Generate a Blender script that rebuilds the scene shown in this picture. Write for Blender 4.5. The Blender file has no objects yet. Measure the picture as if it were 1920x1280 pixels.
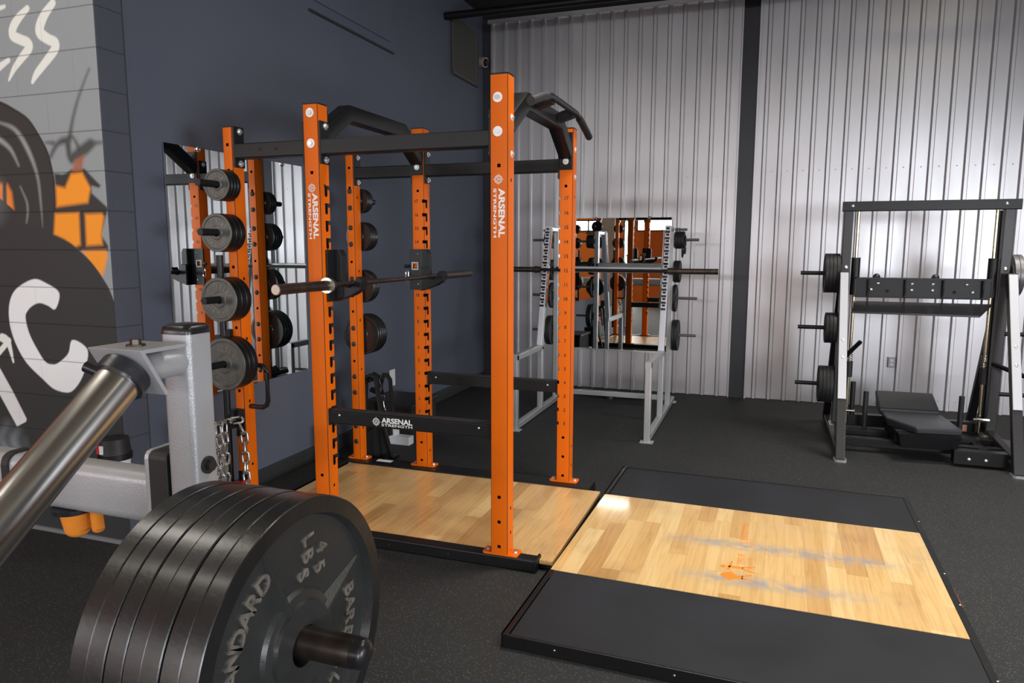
import bpy, bmesh, math, random
import numpy as np
from mathutils import Vector, Matrix, Quaternion
random.seed(7)
C = bpy.context.scene.collection
scene = bpy.context.scene
PI = math.pi

# ------------------------------------------------------------------ camera, light, exposure
cd = bpy.data.cameras.new('camera'); cam = bpy.data.objects.new('camera', cd); C.objects.link(cam)
yaw, pitch, roll = 0.3388, -0.1313, 0.0019
F = Vector((-math.sin(yaw)*math.cos(pitch), math.cos(yaw)*math.cos(pitch), math.sin(pitch)))
R = Vector((math.cos(yaw), math.sin(yaw), 0)); U = R.cross(F)
R2 = R*math.cos(roll)+U*math.sin(roll); U2 = -R*math.sin(roll)+U*math.cos(roll)
M = Matrix((R2, U2, -F)).transposed().to_4x4(); M.translation = Vector((1.0671, -2.9714, 1.4833))
cam.matrix_world = M
cd.sensor_width = 36; cd.lens = 1339.8/1920*36; cd.clip_start = 0.05
scene.camera = cam
vs = scene.view_settings
vs.view_transform = 'Standard'; vs.look = 'None'; vs.gamma = 1; vs.use_curve_mapping = False; vs.exposure = 0.1

wd = bpy.data.worlds.new('world'); scene.world = wd; wd.use_nodes = True
wd.node_tree.nodes['Background'].inputs[0].default_value = (0.8, 0.9, 1.0, 1)
wd.node_tree.nodes['Background'].inputs[1].default_value = 1.0

def area(name, loc, target, sx, sy, power, col=(1, 1, 1), spread=180):
    l = bpy.data.lights.new(name, 'AREA'); l.shape = 'RECTANGLE'; l.size = sx; l.size_y = sy
    l.energy = power; l.color = col; l.spread = math.radians(spread)
    o = bpy.data.objects.new(name, l); C.objects.link(o); o.location = loc
    o.rotation_euler = (Vector(target)-Vector(loc)).to_track_quat('-Z', 'Y').to_euler()
    return o
# high-bay lamps hanging under the roof
LAMPS = [(2.6, 2.5, 3.70, 26), (3.6, 0.9, 3.70, 24), (0.7, 0.5, 3.70, 28), (2.4, -0.9, 3.70, 26), (-2.0, -1.92, 3.70, 17, 178), (-2.1, -3.45, 3.70, 26), (3.4, -4.5, 3.7, 30), (0.8, -5.5, 3.7, 26)]
for x, y, z, pw, *sp in LAMPS:
    area('lamp_light', (x, y, z), (x, y, 0), .7 if sp else 1.0, 0.36, pw, (1.0, 0.96, 0.88), sp[0] if sp else 104)
    area('lamp_uplight', (x, y, z+.06), (x, y, 5), 0.9, 0.3, 4.5, (1.0, 0.93, 0.74))
# daylight entering through the window openings of the rear wall, and an added fill from the right
area('daylight_and_fill', (6.55, -2.2, 1.25), (-1.86, 1.2, .7), 3.0, 1.5, 42, (0.90, 0.95, 1.0), 70)  # added fill from an unseen right-hand opening, brightens the lower left wall
area('daylight_and_fill', (4.9, -6.96, 1.75), (3.0, 0, 1.5), 1.3, 1.4, 125, (0.86, 0.93, 1.0))
area('daylight_and_fill', (-0.6, -7.12, 2.05), (-0.6, 0, 1.9), 4.4, 0.32, 110, (0.95, 0.98, 1.0))
area('daylight_and_fill', (-2.99, -7.12, 1.15), (-2.99, 0, 1.1), 0.26, 2.0, 40, (0.97, 1.0, 0.93))
area('daylight_and_fill', (4.9, -7.12, 2.0), (3.8, 0, 1.7), 3.0, 2.0, 190, (0.90, 0.95, 1.0))
area('daylight_and_fill', (-5.8, -7.12, 1.8), (-5.0, 0, 1.4), 1.2, 1.5, 120, (0.90, 0.95, 1.0))

# ------------------------------------------------------------------ materials
def nt(name):
    m = bpy.data.materials.new(name); m.use_nodes = True
    n = m.node_tree; return m, n, n.nodes['Principled BSDF']
def mat(name, col, rough=0.5, metal=0.0, noise=0.0, nscale=8.0, bump=0.0, bscale=200.0, spec=0.5, coat=0.0, emit=None):
    m, n, b = nt(name)
    b.inputs['Base Color'].default_value = (*col, 1); b.inputs['Roughness'].default_value = rough
    b.inputs['Metallic'].default_value = metal; b.inputs['Specular IOR Level'].default_value = spec
    b.inputs['Coat Weight'].default_value = coat; b.inputs['Coat Roughness'].default_value = 0.2
    if emit:
        b.inputs['Emission Color'].default_value = (*col, 1); b.inputs['Emission Strength'].default_value = emit
    tc = n.nodes.new('ShaderNodeTexCoord')
    if noise:
        t = n.nodes.new('ShaderNodeTexNoise'); t.inputs['Scale'].default_value = nscale; t.inputs['Detail'].default_value = 6
        r = n.nodes.new('ShaderNodeValToRGB')
        r.color_ramp.elements[0].position = .3; r.color_ramp.elements[1].position = .7
        r.color_ramp.elements[0].color = (*[max(0, c*(1-noise)) for c in col], 1)
        r.color_ramp.elements[1].color = (*[min(1, c*(1+noise)) for c in col], 1)
        n.links.new(tc.outputs['Object'], t.inputs['Vector']); n.links.new(t.outputs['Fac'], r.inputs[0])
        n.links.new(r.outputs[0], b.inputs['Base Color'])
    if bump:
        t = n.nodes.new('ShaderNodeTexNoise'); t.inputs['Scale'].default_value = bscale; t.inputs['Detail'].default_value = 3
        bp = n.nodes.new('ShaderNodeBump'); bp.inputs['Strength'].default_value = bump; bp.inputs['Distance'].default_value = 0.002
        n.links.new(tc.outputs['Object'], t.inputs['Vector']); n.links.new(t.outputs['Fac'], bp.inputs['Height'])
        n.links.new(bp.outputs[0], b.inputs['Normal'])
    return m
ORANGE = mat('orange_powder_coat', (0.68, 0.125, 0.002), 0.42, spec=.2, noise=.05, nscale=3, bump=.08, bscale=350)
BLACKM = mat('black_powder_coat', (0.006, 0.0063, 0.0072), 0.40, spec=.35, bump=.1, bscale=400)
BLACKG = mat('black_gloss', (0.012, 0.012, 0.014), 0.3)
CHARM = mat('charcoal_frame', (0.022, 0.021, 0.022), 0.38, bump=.1, bscale=300)
SILVERF = mat('silver_powder_coat', (0.48, 0.49, 0.50), 0.36, 0.55, bump=.15, bscale=500)
GREYF = mat('grey_hammered_powder_coat', (0.42, 0.43, 0.45), 0.38, 0.3, noise=.06, nscale=6, bump=.35, bscale=260)
WHITEF = mat('pale_grey_paint', (0.62, 0.63, 0.68), 0.4, 0.2)
ENDC = mat('worn_bar_end', (.42, .36, .30), .4, .8)
CHROME = mat('chrome', (0.75, 0.75, 0.76), 0.12, 1.0)
PEGM = mat('dull_grey_peg', (.16, .16, .16), .4, .6)
RINGD = mat('dark_collar', (.06, .05, .04), .4, .7)
ZINC = mat('zinc_bolt', (0.78, 0.80, 0.80), 0.28, 0.9)
WASHER = mat('washer', (0.80, 0.82, 0.80), 0.45, 0.4)
BRASSY = mat('gold_rod', (0.62, 0.56, 0.38), 0.22, 1.0)
DARKBAR = mat('worn_dark_steel', (0.085, 0.068, 0.058), 0.36, 0.85, noise=.35, nscale=30)
RIMRING = mat('pale_brass_ring', (0.62, 0.62, 0.52), 0.3, .8)
RUBBER = mat('black_rubber', (0.014, 0.014, 0.015), 0.55)
PLATE = mat('cast_iron_paint', (0.017, 0.0165, 0.017), 0.34, 0.35, coat=.25, noise=.25, nscale=14, bump=.18, bscale=120)
PLATEG = mat('cast_iron_grey', (0.105, 0.106, 0.094), 0.42, 0.45, noise=.2, nscale=25, bump=.25, bscale=220)
PLATEF = mat('cast_iron_face', (0.030, 0.032, 0.032), 0.42, 0.3, coat=.2, noise=.15, nscale=16, bump=.25, bscale=200)
PLATEL = mat('worn_letter_metal', (0.26, 0.24, 0.21), 0.35, 0.6, noise=.5, nscale=70)
WHITEP = mat('white_print', (0.82, 0.82, 0.80), 0.6)
DARKPR = mat('dark_print', (0.05, 0.018, 0.006), 0.6)
HOLE_SHADE = mat('hole_shade', (0.016, 0.005, 0.003), 0.8)  # near-black colour that stands in for the shade inside holes and tubes
VINYL = mat('black_vinyl', (0.022, 0.024, 0.030), 0.36, bump=.3, bscale=90)
FABRIC = mat('black_webbing', (0.012, 0.012, 0.013), 0.85, bump=.4, bscale=300)
TOWEL = mat('orange_cloth', (0.78, 0.25, 0.02), 0.95, noise=.1, nscale=20, bump=.6, bscale=300)
WHITEPL = mat('white_plastic', (0.72, 0.73, 0.76), 0.5)
RED = mat('red_plastic', (0.45, 0.012, 0.015), 0.5)
WALLP = mat('slate_blue_paint', (0.098, 0.110, 0.146), 0.62, spec=.3, noise=.04, nscale=1.5, bump=.12, bscale=160)
BASEB = mat('grey_vinyl_base', (0.030, 0.032, 0.034), 0.5)
CEIL = mat('black_ceiling', (0.010, 0.010, 0.010), 0.9)
CEILB = mat('beige_roof_insulation', (0.50, 0.46, 0.34), 0.8)
PANELG = mat('dark_panel', (0.055, 0.055, 0.046), 0.6)
ORWALL = mat('orange_wall_paint', (0.80, 0.17, 0.012), 0.6)
OFFW = mat('off_white_panel', (0.55, 0.60, 0.58), 0.6)
MATBLACK = mat('smooth_rubber_mat', (0.012, 0.0135, 0.018), 0.6, spec=.35, noise=.25, nscale=3, bump=.1, bscale=120)
MIRROR = mat('mirror_glass', (0.86, 0.90, 0.89), 0.0, 1.0)
STEEL = mat('polished_stainless', (0.50, 0.485, 0.465), 0.27, 1.0)
CHAINM = mat('galvanized_chain', (0.50, 0.50, 0.48), 0.33, .9, noise=.3, nscale=60)
def aniso(m, v=.7):
    b = m.node_tree.nodes['Principled BSDF']; b.inputs['Anisotropic'].default_value = v
aniso(STEEL, .6)

def links(n, *prs):
    for a, b in prs: n.links.new(a, b)
def math_node(n, op, a, b=None, c=None):
    k = n.nodes.new('ShaderNodeMath'); k.operation = op
    for i, v in enumerate((a, b, c)):
        if v is None: continue
        if isinstance(v, (int, float)): k.inputs[i].default_value = v
        else: n.links.new(v, k.inputs[i])
    return k.outputs[0]
def ramp(n, fac, stops):
    r = n.nodes.new('ShaderNodeValToRGB'); e = r.color_ramp.elements
    while len(e) < len(stops): e.new(0.5)
    for i, (p, c) in enumerate(stops): e[i].position = p; e[i].color = (*c, 1)
    n.links.new(fac, r.inputs[0]); return r.outputs[0]
def mixc(n, fac, a, b, mode='MIX'):
    k = n.nodes.new('ShaderNodeMix'); k.data_type = 'RGBA'; k.blend_type = mode
    if isinstance(fac, (int, float)): k.inputs[0].default_value = fac
    else: n.links.new(fac, k.inputs[0])
    for i, v in ((6, a), (7, b)):
        if isinstance(v, tuple): k.inputs[i].default_value = (*v, 1)
        else: n.links.new(v, k.inputs[i])
    return k.outputs[2]

def wood_mat(name, pw, tone, scuff):
    """planks running along Y, pw wide, random tones and end joints, fine grain"""
    m, n, b = nt(name)
    tc = n.nodes.new('ShaderNodeTexCoord'); sep = n.nodes.new('ShaderNodeSeparateXYZ')
    links(n, (tc.outputs['Object'], sep.inputs[0]))
    xs = math_node(n, 'DIVIDE', sep.outputs[0], pw); col = math_node(n, 'FLOOR', xs)
    w1 = n.nodes.new('ShaderNodeTexWhiteNoise'); w1.noise_dimensions = '1D'; n.links.new(col, w1.inputs['W'])
    off = math_node(n, 'MULTIPLY', w1.outputs[0], 5.3)
    ys = math_node(n, 'ADD', math_node(n, 'DIVIDE', sep.outputs[1], 0.62), off); row = math_node(n, 'FLOOR', ys)
    cid = n.nodes.new('ShaderNodeCombineXYZ'); links(n, (col, cid.inputs[0]), (row, cid.inputs[1]))
    w2 = n.nodes.new('ShaderNodeTexWhiteNoise'); w2.noise_dimensions = '3D'; n.links.new(cid.outputs[0], w2.inputs['Vector'])
    base = ramp(n, w2.outputs[0], [(0, tone[0]), (.35, tone[1]), (.75, tone[2]), (1, tone[3])])
    # grain, shifted per plank
    ad = n.nodes.new('ShaderNodeVectorMath'); ad.operation = 'MULTIPLY_ADD'
    n.links.new(w2.outputs['Color'], ad.inputs[0]); ad.inputs[1].default_value = (3, 7, 5)
    mp = n.nodes.new('ShaderNodeMapping'); mp.inputs['Scale'].default_value = (46, 2.6, 1); links(n, (tc.outputs['Object'], mp.inputs[0]), (mp.outputs[0], ad.inputs[2]))
    g = n.nodes.new('ShaderNodeTexNoise'); g.inputs['Scale'].default_value = 1.0; g.inputs['Detail'].default_value = 6; g.inputs['Distortion'].default_value = 1.2
    n.links.new(ad.outputs[0], g.inputs['Vector'])
    gc = ramp(n, g.outputs['Fac'], [(.3, (.84, .77, .66)), (.55, (1, 1, 1)), (.8, (1.0, 1.0, 1.0))])
    c = mixc(n, 1.0, base, gc, 'MULTIPLY')
    # plank gaps
    fx = math_node(n, 'ABSOLUTE', math_node(n, 'SUBTRACT', math_node(n, 'FRACT', xs), .5))
    fy = math_node(n, 'ABSOLUTE', math_node(n, 'SUBTRACT', math_node(n, 'FRACT', ys), .5))
    gap = math_node(n, 'MAXIMUM', math_node(n, 'GREATER_THAN', fx, .493), math_node(n, 'GREATER_THAN', fy, .4985))
    c = mixc(n, math_node(n, 'MULTIPLY', gap, .38), c, (.12, .06, .02))
    # soft dirty clouds and barbell scuffs
    d = n.nodes.new('ShaderNodeTexNoise'); d.inputs['Scale'].default_value = 3.2; d.inputs['Detail'].default_value = 4; n.links.new(tc.outputs['Object'], d.inputs['Vector'])
    dm = ramp(n, d.outputs['Fac'], [(.52, (0, 0, 0)), (.72, (1, 1, 1))])
    c = mixc(n, math_node(n, 'MULTIPLY', dm, .30), c, (.20, .11, .055))
    rough = 0.30
    for (yc, x0, x1, wdt, amt) in scuff:
        dy = math_node(n, 'ABSOLUTE', math_node(n, 'SUBTRACT', math_node(n, 'MULTIPLY_ADD', sep.outputs[0], -.02, sep.outputs[1]), yc))
        band = math_node(n, 'SUBTRACT', 1.0, math_node(n, 'DIVIDE', dy, wdt)); band.node.use_clamp = True
        bx = math_node(n, 'MULTIPLY', math_node(n, 'SUBTRACT', sep.outputs[0], x0), math_node(n, 'SUBTRACT', x1, sep.outputs[0]))
        bx = math_node(n, 'MULTIPLY', bx, 5.0); bx.node.use_clamp = True
        s = n.nodes.new('ShaderNodeTexNoise'); s.inputs['Scale'].default_value = 22; s.inputs['Detail'].default_value = 7; n.links.new(tc.outputs['Object'], s.inputs['Vector'])
        sm = ramp(n, s.outputs['Fac'], [(.30, (0, 0, 0)), (.58, (1, 1, 1))])
        f = math_node(n, 'MULTIPLY', math_node(n, 'MULTIPLY', band, bx), sm)
        c = mixc(n, math_node(n, 'MULTIPLY', f, amt), c, (.30, .295, .31))
    n.links.new(c, b.inputs['Base Color']); b.inputs['Roughness'].default_value = .32
    b.inputs['Coat Weight'].default_value = .6; b.inputs['Coat Roughness'].default_value = .07
    bn = n.nodes.new('ShaderNodeTexNoise'); bn.inputs['Scale'].default_value = 55; n.links.new(tc.outputs['Object'], bn.inputs['Vector'])
    bp = n.nodes.new('ShaderNodeBump'); bp.inputs['Strength'].default_value = .06; bp.inputs['Distance'].default_value = .002
    links(n, (bn.outputs['Fac'], bp.inputs['Height']), (bp.outputs[0], b.inputs['Normal']))
    return m
WOODP = wood_mat('maple_platform', .086, [(.54, .30, .10), (.65, .405, .155), (.71, .465, .19), (.78, .56, .275)],
                 [(.52, .62, 1.75, .075, .95), (.13, .70, 1.6, .085, .95), (.84, 1.0, 1.5, .06, .5)])
WOODR = wood_mat('maple_insert', .086, [(.50, .28, .10), (.62, .37, .15), (.68, .43, .18), (.76, .52, .25)], [])

def floor_mat():
    m, n, b = nt('speckled_rubber_floor')
    tc = n.nodes.new('ShaderNodeTexCoord')
    a = n.nodes.new('ShaderNodeTexNoise'); a.inputs['Scale'].default_value = 190; a.inputs['Detail'].default_value = 2; n.links.new(tc.outputs['Object'], a.inputs['Vector'])
    v = n.nodes.new('ShaderNodeTexVoronoi'); v.inputs['Scale'].default_value = 150; n.links.new(tc.outputs['Object'], v.inputs['Vector'])
    sp = math_node(n, 'LESS_THAN', v.outputs['Distance'], .26)
    rnd = n.nodes.new('ShaderNodeSeparateColor'); n.links.new(v.outputs['Color'], rnd.inputs[0])
    sp = math_node(n, 'MULTIPLY', sp, math_node(n, 'GREATER_THAN', rnd.outputs[0], .62))
    big = n.nodes.new('ShaderNodeTexNoise'); big.inputs['Scale'].default_value = 1.3; big.inputs['Detail'].default_value = 4; n.links.new(tc.outputs['Object'], big.inputs['Vector'])
    c0 = ramp(n, big.outputs['Fac'], [(.3, (.012, .013, .014)), (.7, (.018, .019, .020))])
    c1 = mixc(n, math_node(n, 'MULTIPLY', a.outputs['Fac'], .5), c0, (.030, .031, .032))
    c2 = mixc(n, math_node(n, 'MULTIPLY', sp, .75), c1, (.17, .17, .155))
    # mat seams every 1.2 m
    sep = n.nodes.new('ShaderNodeSeparateXYZ'); n.links.new(tc.outputs['Object'], sep.inputs[0])
    seam = None
    for i, o in ((0, .35), (1, .62)):
        f = math_node(n, 'ABSOLUTE', math_node(n, 'SUBTRACT', math_node(n, 'FRACT', math_node(n, 'DIVIDE', math_node(n, 'ADD', sep.outputs[i], o), 1.22)), .5))
        g = math_node(n, 'GREATER_THAN', f, .4985); seam = g if seam is None else math_node(n, 'MAXIMUM', seam, g)
    c3 = mixc(n, math_node(n, 'MULTIPLY', seam, .5), c2, (.008, .008, .008))
    n.links.new(c3, b.inputs['Base Color']); b.inputs['Roughness'].default_value = .70; b.inputs['Specular IOR Level'].default_value = .35
    bp = n.nodes.new('ShaderNodeBump'); bp.inputs['Strength'].default_value = .35; bp.inputs['Distance'].default_value = .002
    links(n, (a.outputs['Fac'], bp.inputs['Height']), (bp.outputs[0], b.inputs['Normal']))
    return m
FLOORM = floor_mat()

def metal_wall_mat():
    m, n, b = nt('galvanized_sheet')
    tc = n.nodes.new('ShaderNodeTexCoord')
    t = n.nodes.new('ShaderNodeTexNoise'); t.inputs['Scale'].default_value = .9; t.inputs['Detail'].default_value = 3; n.links.new(tc.outputs['Object'], t.inputs['Vector'])
    c = ramp(n, t.outputs['Fac'], [(.3, (.60, .585, .60)), (.7, (.68, .67, .69))])
    n.links.new(c, b.inputs['Base Color']); b.inputs['Metallic'].default_value = .85
    mp = n.nodes.new('ShaderNodeMapping'); mp.inputs['Scale'].default_value = (5, 5, 1.2); n.links.new(tc.outputs['Object'], mp.inputs[0])
    t2 = n.nodes.new('ShaderNodeTexNoise'); t2.inputs['Scale'].default_value = 1.0; t2.inputs['Detail'].default_value = 3; n.links.new(mp.outputs[0], t2.inputs['Vector'])
    r = ramp(n, t2.outputs['Fac'], [(.3, (.37, .37, .37)), (.7, (.43, .43, .43))])
    n.links.new(r, b.inputs['Roughness'])
    bp = n.nodes.new('ShaderNodeBump'); bp.inputs['Strength'].default_value = .05; bp.inputs['Distance'].default_value = .01
    links(n, (t2.outputs['Fac'], bp.inputs['Height']), (bp.outputs[0], b.inputs['Normal']))
    return m
SHEET = metal_wall_mat()
COLM = mat('dark_painted_steel', (0.045, 0.047, 0.055), 0.38, 0.3)

def block_mat(name, colattr=None, col=(.072, .080, .106)):
    """painted concrete block: courses 0.1845 m high, joints dented"""
    m, n, b = nt(name)
    tc = n.nodes.new('ShaderNodeTexCoord'); sep = n.nodes.new('ShaderNodeSeparateXYZ'); n.links.new(tc.outputs['Object'], sep.inputs[0])
    zz = math_node(n, 'DIVIDE', math_node(n, 'SUBTRACT', sep.outputs[2], 2.387-.1845*20), .1845)
    fz = math_node(n, 'ABSOLUTE', math_node(n, 'SUBTRACT', math_node(n, 'FRACT', zz), .5))
    row = math_node(n, 'MODULO', math_node(n, 'FLOOR', zz), 2)
    xx = math_node(n, 'ADD', math_node(n, 'DIVIDE', math_node(n, 'ADD', sep.outputs[0], sep.outputs[1]), .369), math_node(n, 'MULTIPLY', row, .5))
    fx = math_node(n, 'ABSOLUTE', math_node(n, 'SUBTRACT', math_node(n, 'FRACT', xx), .5))
    jz = math_node(n, 'MULTIPLY', math_node(n, 'SUBTRACT', fz, .478), 60.0); jz.node.use_clamp = True
    jx = math_node(n, 'MULTIPLY', math_node(n, 'SUBTRACT', fx, .493), 150.0); jx.node.use_clamp = True
    j = math_node(n, 'MAXIMUM', jz, math_node(n, 'MULTIPLY', jx, .45))
    if colattr:
        at = n.nodes.new('ShaderNodeAttribute'); at.attribute_name = colattr; c = at.outputs['Color']
    else:
        rgb = n.nodes.new('ShaderNodeRGB'); rgb.outputs[0].default_value = (*col, 1); c = rgb.outputs[0]
    nz = n.nodes.new('ShaderNodeTexNoise'); nz.inputs['Scale'].default_value = 120; nz.inputs['Detail'].default_value = 4; n.links.new(tc.outputs['Object'], nz.inputs['Vector'])
    n.links.new(mixc(n, math_node(n, 'MULTIPLY', j, .45), c, (.01, .01, .011)), b.inputs['Base Color'])
    b.inputs['Roughness'].default_value = .6
    h = math_node(n, 'SUBTRACT', math_node(n, 'MULTIPLY', nz.outputs['Fac'], .25), j)
    bp = n.nodes.new('ShaderNodeBump'); bp.inputs['Strength'].default_value = .5; bp.inputs['Distance'].default_value = .003
    links(n, (h, bp.inputs['Height']), (bp.outputs[0], b.inputs['Normal']))
    return m
BLOCK = block_mat('painted_block'); MURALM = block_mat('mural_block', 'paint')

# ------------------------------------------------------------------ mesh helpers
def V(*a): return Vector(a)
class MB:
    def __init__(s): s.bm = bmesh.new()
    def box(s, x0, x1, y0, y1, z0, z1):
        if x0 > x1: x0, x1 = x1, x0
        if y0 > y1: y0, y1 = y1, y0
        if z0 > z1: z0, z1 = z1, z0
        v = [s.bm.verts.new(p) for p in ((x0,y0,z0),(x1,y0,z0),(x1,y1,z0),(x0,y1,z0),(x0,y0,z1),(x1,y0,z1),(x1,y1,z1),(x0,y1,z1))]
        for f in ((3,2,1,0),(4,5,6,7),(0,1,5,4),(1,2,6,5),(2,3,7,6),(3,0,4,7)): s.bm.faces.new([v[i] for i in f])
        return s
    def loft(s, rings, closed=True, caps=True):
        rs = [[s.bm.verts.new(p) for p in r] for r in rings]; k = len(rs[0])
        for a, b in zip(rs[:-1], rs[1:]):
            for i in range(k if closed else k-1):
                s.bm.faces.new((a[i], a[(i+1) % k], b[(i+1) % k], b[i]))
        if caps:
            s.bm.faces.new(rs[0][::-1]); s.bm.faces.new(rs[-1])
        return s
    def ring(s, pts, closed_path):
        pass
    def sweep(s, path, prof, up=(0, 0, 1), closed=False):
        """sweep a 2-D profile (list of (a,b)) along a polyline with mitred corners; a = side, b = up"""
        P = [Vector(p) for p in path]; n = len(P); rings = []
        up = Vector(up)
        for i, p in enumerate(P):
            if closed: d0 = (p-P[i-1]).normalized(); d1 = (P[(i+1) % n]-p).normalized()
            else:
                d0 = (p-P[i-1]).normalized() if i else None; d1 = (P[i+1]-p).normalized() if i < n-1 else None
                d0 = d0 or d1; d1 = d1 or d0
            t = (d0+d1)
            if t.length < 1e-6: t = d1
            t.normalize()
            ax = d1.cross(up)
            if ax.length < 1e-4: ax = d1.cross(Vector((0, 1, 0)))
            if ax.length < 1e-4: ax = d1.cross(Vector((1, 0, 0)))
            ax.normalize(); b_ = ax.cross(d1).normalized()
            r = []
            for a, b in prof:
                q = ax*a+b_*b
                # project along d1 on the mitre plane
                den = d1.dot(t); q = q-d1*(q.dot(t)/den) if abs(den) > .2 else q
                r.append(p+q)
            rings.append(r)
        if closed: rings.append(rings[0])
        if closed:
            rs = [[s.bm.verts.new(p) for p in r] for r in rings[:-1]]; rs.append(rs[0]); k = len(prof)
            for a, b in zip(rs[:-1], rs[1:]):
                for i in range(k): s.bm.faces.new((a[i], a[(i+1) % k], b[(i+1) % k], b[i]))
            return s
        return s.loft(rings)
    def tube(s, path, r, n=14, closed=False):
        return s.sweep(path, [(r*math.cos(2*PI*i/n), r*math.sin(2*PI*i/n)) for i in range(n)], closed=closed)
    def rect(s, path, w, h, rr=0.006, up=(0, 0, 1), seg=2):
        return s.sweep(path, rrect(w, h, rr, seg), up)
    def cyl(s, a, b, r, n=20, r2=None):
        a = Vector(a); b = Vector(b); d = (b-a).normalized(); x = d.orthogonal().normalized(); y = d.cross(x)
        r2 = r if r2 is None else r2
        return s.loft([[p+(x*math.cos(2*PI*i/n)+y*math.sin(2*PI*i/n))*q for i in range(n)] for p, q in ((a, r), (b, r2))])
    def lathe(s, prof, origin=(0, 0, 0), axis='x', n=48):
        """prof: closed list of (radius, along)"""
        o = Vector(origin); rings = []
        for i in range(n):
            c, q = math.cos(2*PI*i/n), math.sin(2*PI*i/n); r_ = []
            for r, a in prof:
                v = {'x': V(a, r*c, r*q), 'y': V(r*q, a, r*c), 'z': V(r*c, r*q, a)}[axis]; r_.append(s.bm.verts.new(o+v))
            rings.append(r_)
        k = len(prof)
        for i in range(n):
            A, B = rings[i], rings[(i+1) % n]
            for j in range(k): s.bm.faces.new((A[j], B[j], B[(j+1) % k], A[(j+1) % k]))
        return s
    def dome(s, c, d, r, h, n=14, m=4):
        c = Vector(c); d = Vector(d).normalized(); x = d.orthogonal().normalized(); y = d.cross(x); rings = []
        for j in range(m):
            t = j/m*PI/2; rings.append([c+d*h*math.sin(t)+(x*math.cos(2*PI*i/n)+y*math.sin(2*PI*i/n))*r*math.cos(t) for i in range(n)])
        rings.append([c+d*h+(x*math.cos(2*PI*i/n)+y*math.sin(2*PI*i/n))*r*.05 for i in range(n)])
        return s.loft(rings)
    def prism(s, poly, axis, a0, a1):
        """poly in the two other axes: x->(y,z) y->(x,z) z->(x,y)"""
        def p3(p, a): return {'x': (a, p[0], p[1]), 'y': (p[0], a, p[1]), 'z': (p[0], p[1], a)}[axis]
        return s.loft([[p3(p, a0) for p in poly], [p3(p, a1) for p in poly]])
    def add_mesh(s, me, M=None):
        n0 = len(s.bm.verts); s.bm.from_mesh(me); s.bm.verts.ensure_lookup_table()
        if M is not None:
            for v in s.bm.verts[n0:]: v.co = M @ v.co
        return s
def rrect(w, h, r, seg=2):
    r = min(r, w*.49, h*.49); out = []
    for cx, cy, a0 in ((w/2-r, h/2-r, 0), (-w/2+r, h/2-r, PI/2), (-w/2+r, -h/2+r, PI), (w/2-r, -h/2+r, 1.5*PI)):
        for k in range(seg+1):
            a = a0+PI/2*k/seg; out.append((cx+r*math.cos(a), cy+r*math.sin(a)))
    return out
def obj(name, mb, m, parent=None, label=None, bevel=0, smooth=None, loc=None):
    bm = mb.bm
    bmesh.ops.recalc_face_normals(bm, faces=bm.faces[:])
    me = bpy.data.meshes.new(name); bm.to_mesh(me); bm.free()
    for mm in (m if isinstance(m, (list, tuple)) else [m]): me.materials.append(mm)
    o = bpy.data.objects.new(name, me); C.objects.link(o)
    off = Vector((0, 0, 0))
    if parent is not None:
        o.parent = parent; q = parent
        while q is not None: off += q.location; q = q.parent
    elif loc is not None: o.location = loc; off = Vector(loc)
    if off.length: me.transform(Matrix.Translation(-off))
    if bevel:
        bv = o.modifiers.new('bevel', 'BEVEL'); bv.width = bevel; bv.segments = 2; bv.limit_method = 'ANGLE'; bv.angle_limit = math.radians(40)
    if smooth:
        for p in me.polygons: p.use_smooth = True
        try: me.set_sharp_from_angle(angle=math.radians(smooth))
        except Exception: pass
    if label: o['label'] = label
    return o
def tag(o, label, cat, group=None):
    o['label'] = label; o['category'] = cat
    if group: o['group'] = group
    return o
def thing(name, label, cat, loc=(0, 0, 0), group=None):
    o = bpy.data.objects.new(name, None); o.empty_display_size = .1; C.objects.link(o); o.location = loc
    return tag(o, label, cat, group)
def struct(name, mb, m, **k):
    o = obj(name, mb, m, **k); o['kind'] = 'structure'; return o
def copy_tree(o, parent=None):
    c = o.copy(); C.objects.link(c); c.parent = parent
    for ch in [q for q in o.children]: copy_tree(ch, c)
    return c
def text_mesh(txt, size=1.0, extrude=0.0, offset=0.0, align='CENTER', spacing=1.0):
    cu = bpy.data.curves.new('t', 'FONT'); cu.body = txt; cu.size = size; cu.extrude = extrude; cu.offset = offset
    cu.align_x = align; cu.align_y = 'CENTER'; cu.resolution_u = 3; cu.space_character = spacing
    o = bpy.data.objects.new('t', cu); C.objects.link(o)
    dg = bpy.context.evaluated_depsgraph_get(); me = bpy.data.meshes.new_from_object(o.evaluated_get(dg))
    bpy.data.objects.remove(o); bpy.data.curves.remove(cu)
    xs = [v.co.x for v in me.vertices]; ys = [v.co.y for v in me.vertices]
    cx, cy = (max(xs)+min(xs))/2, (max(ys)+min(ys))/2
    me.transform(Matrix.Translation((-cx, -cy, 0)))
    me['w'] = max(xs)-min(xs); me['h'] = max(ys)-min(ys)
    return me
def frame_matrix(origin, right, up, sx=1, sy=1, sz=1):
    r = Vector(right).normalized(); u = Vector(up).normalized(); nn = r.cross(u)
    m = Matrix((r*sx, u*sy, nn*sz)).transposed().to_4x4(); m.translation = Vector(origin); return m
def put_text(mb, txt, origin, right, up, w, h, depth=.0006, offset=.02):
    me = text_mesh(txt, 1.0, .5, offset)
    mb.add_mesh(me, frame_matrix(origin, right, up, w/me['w'], h/me['h'], depth))
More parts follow.
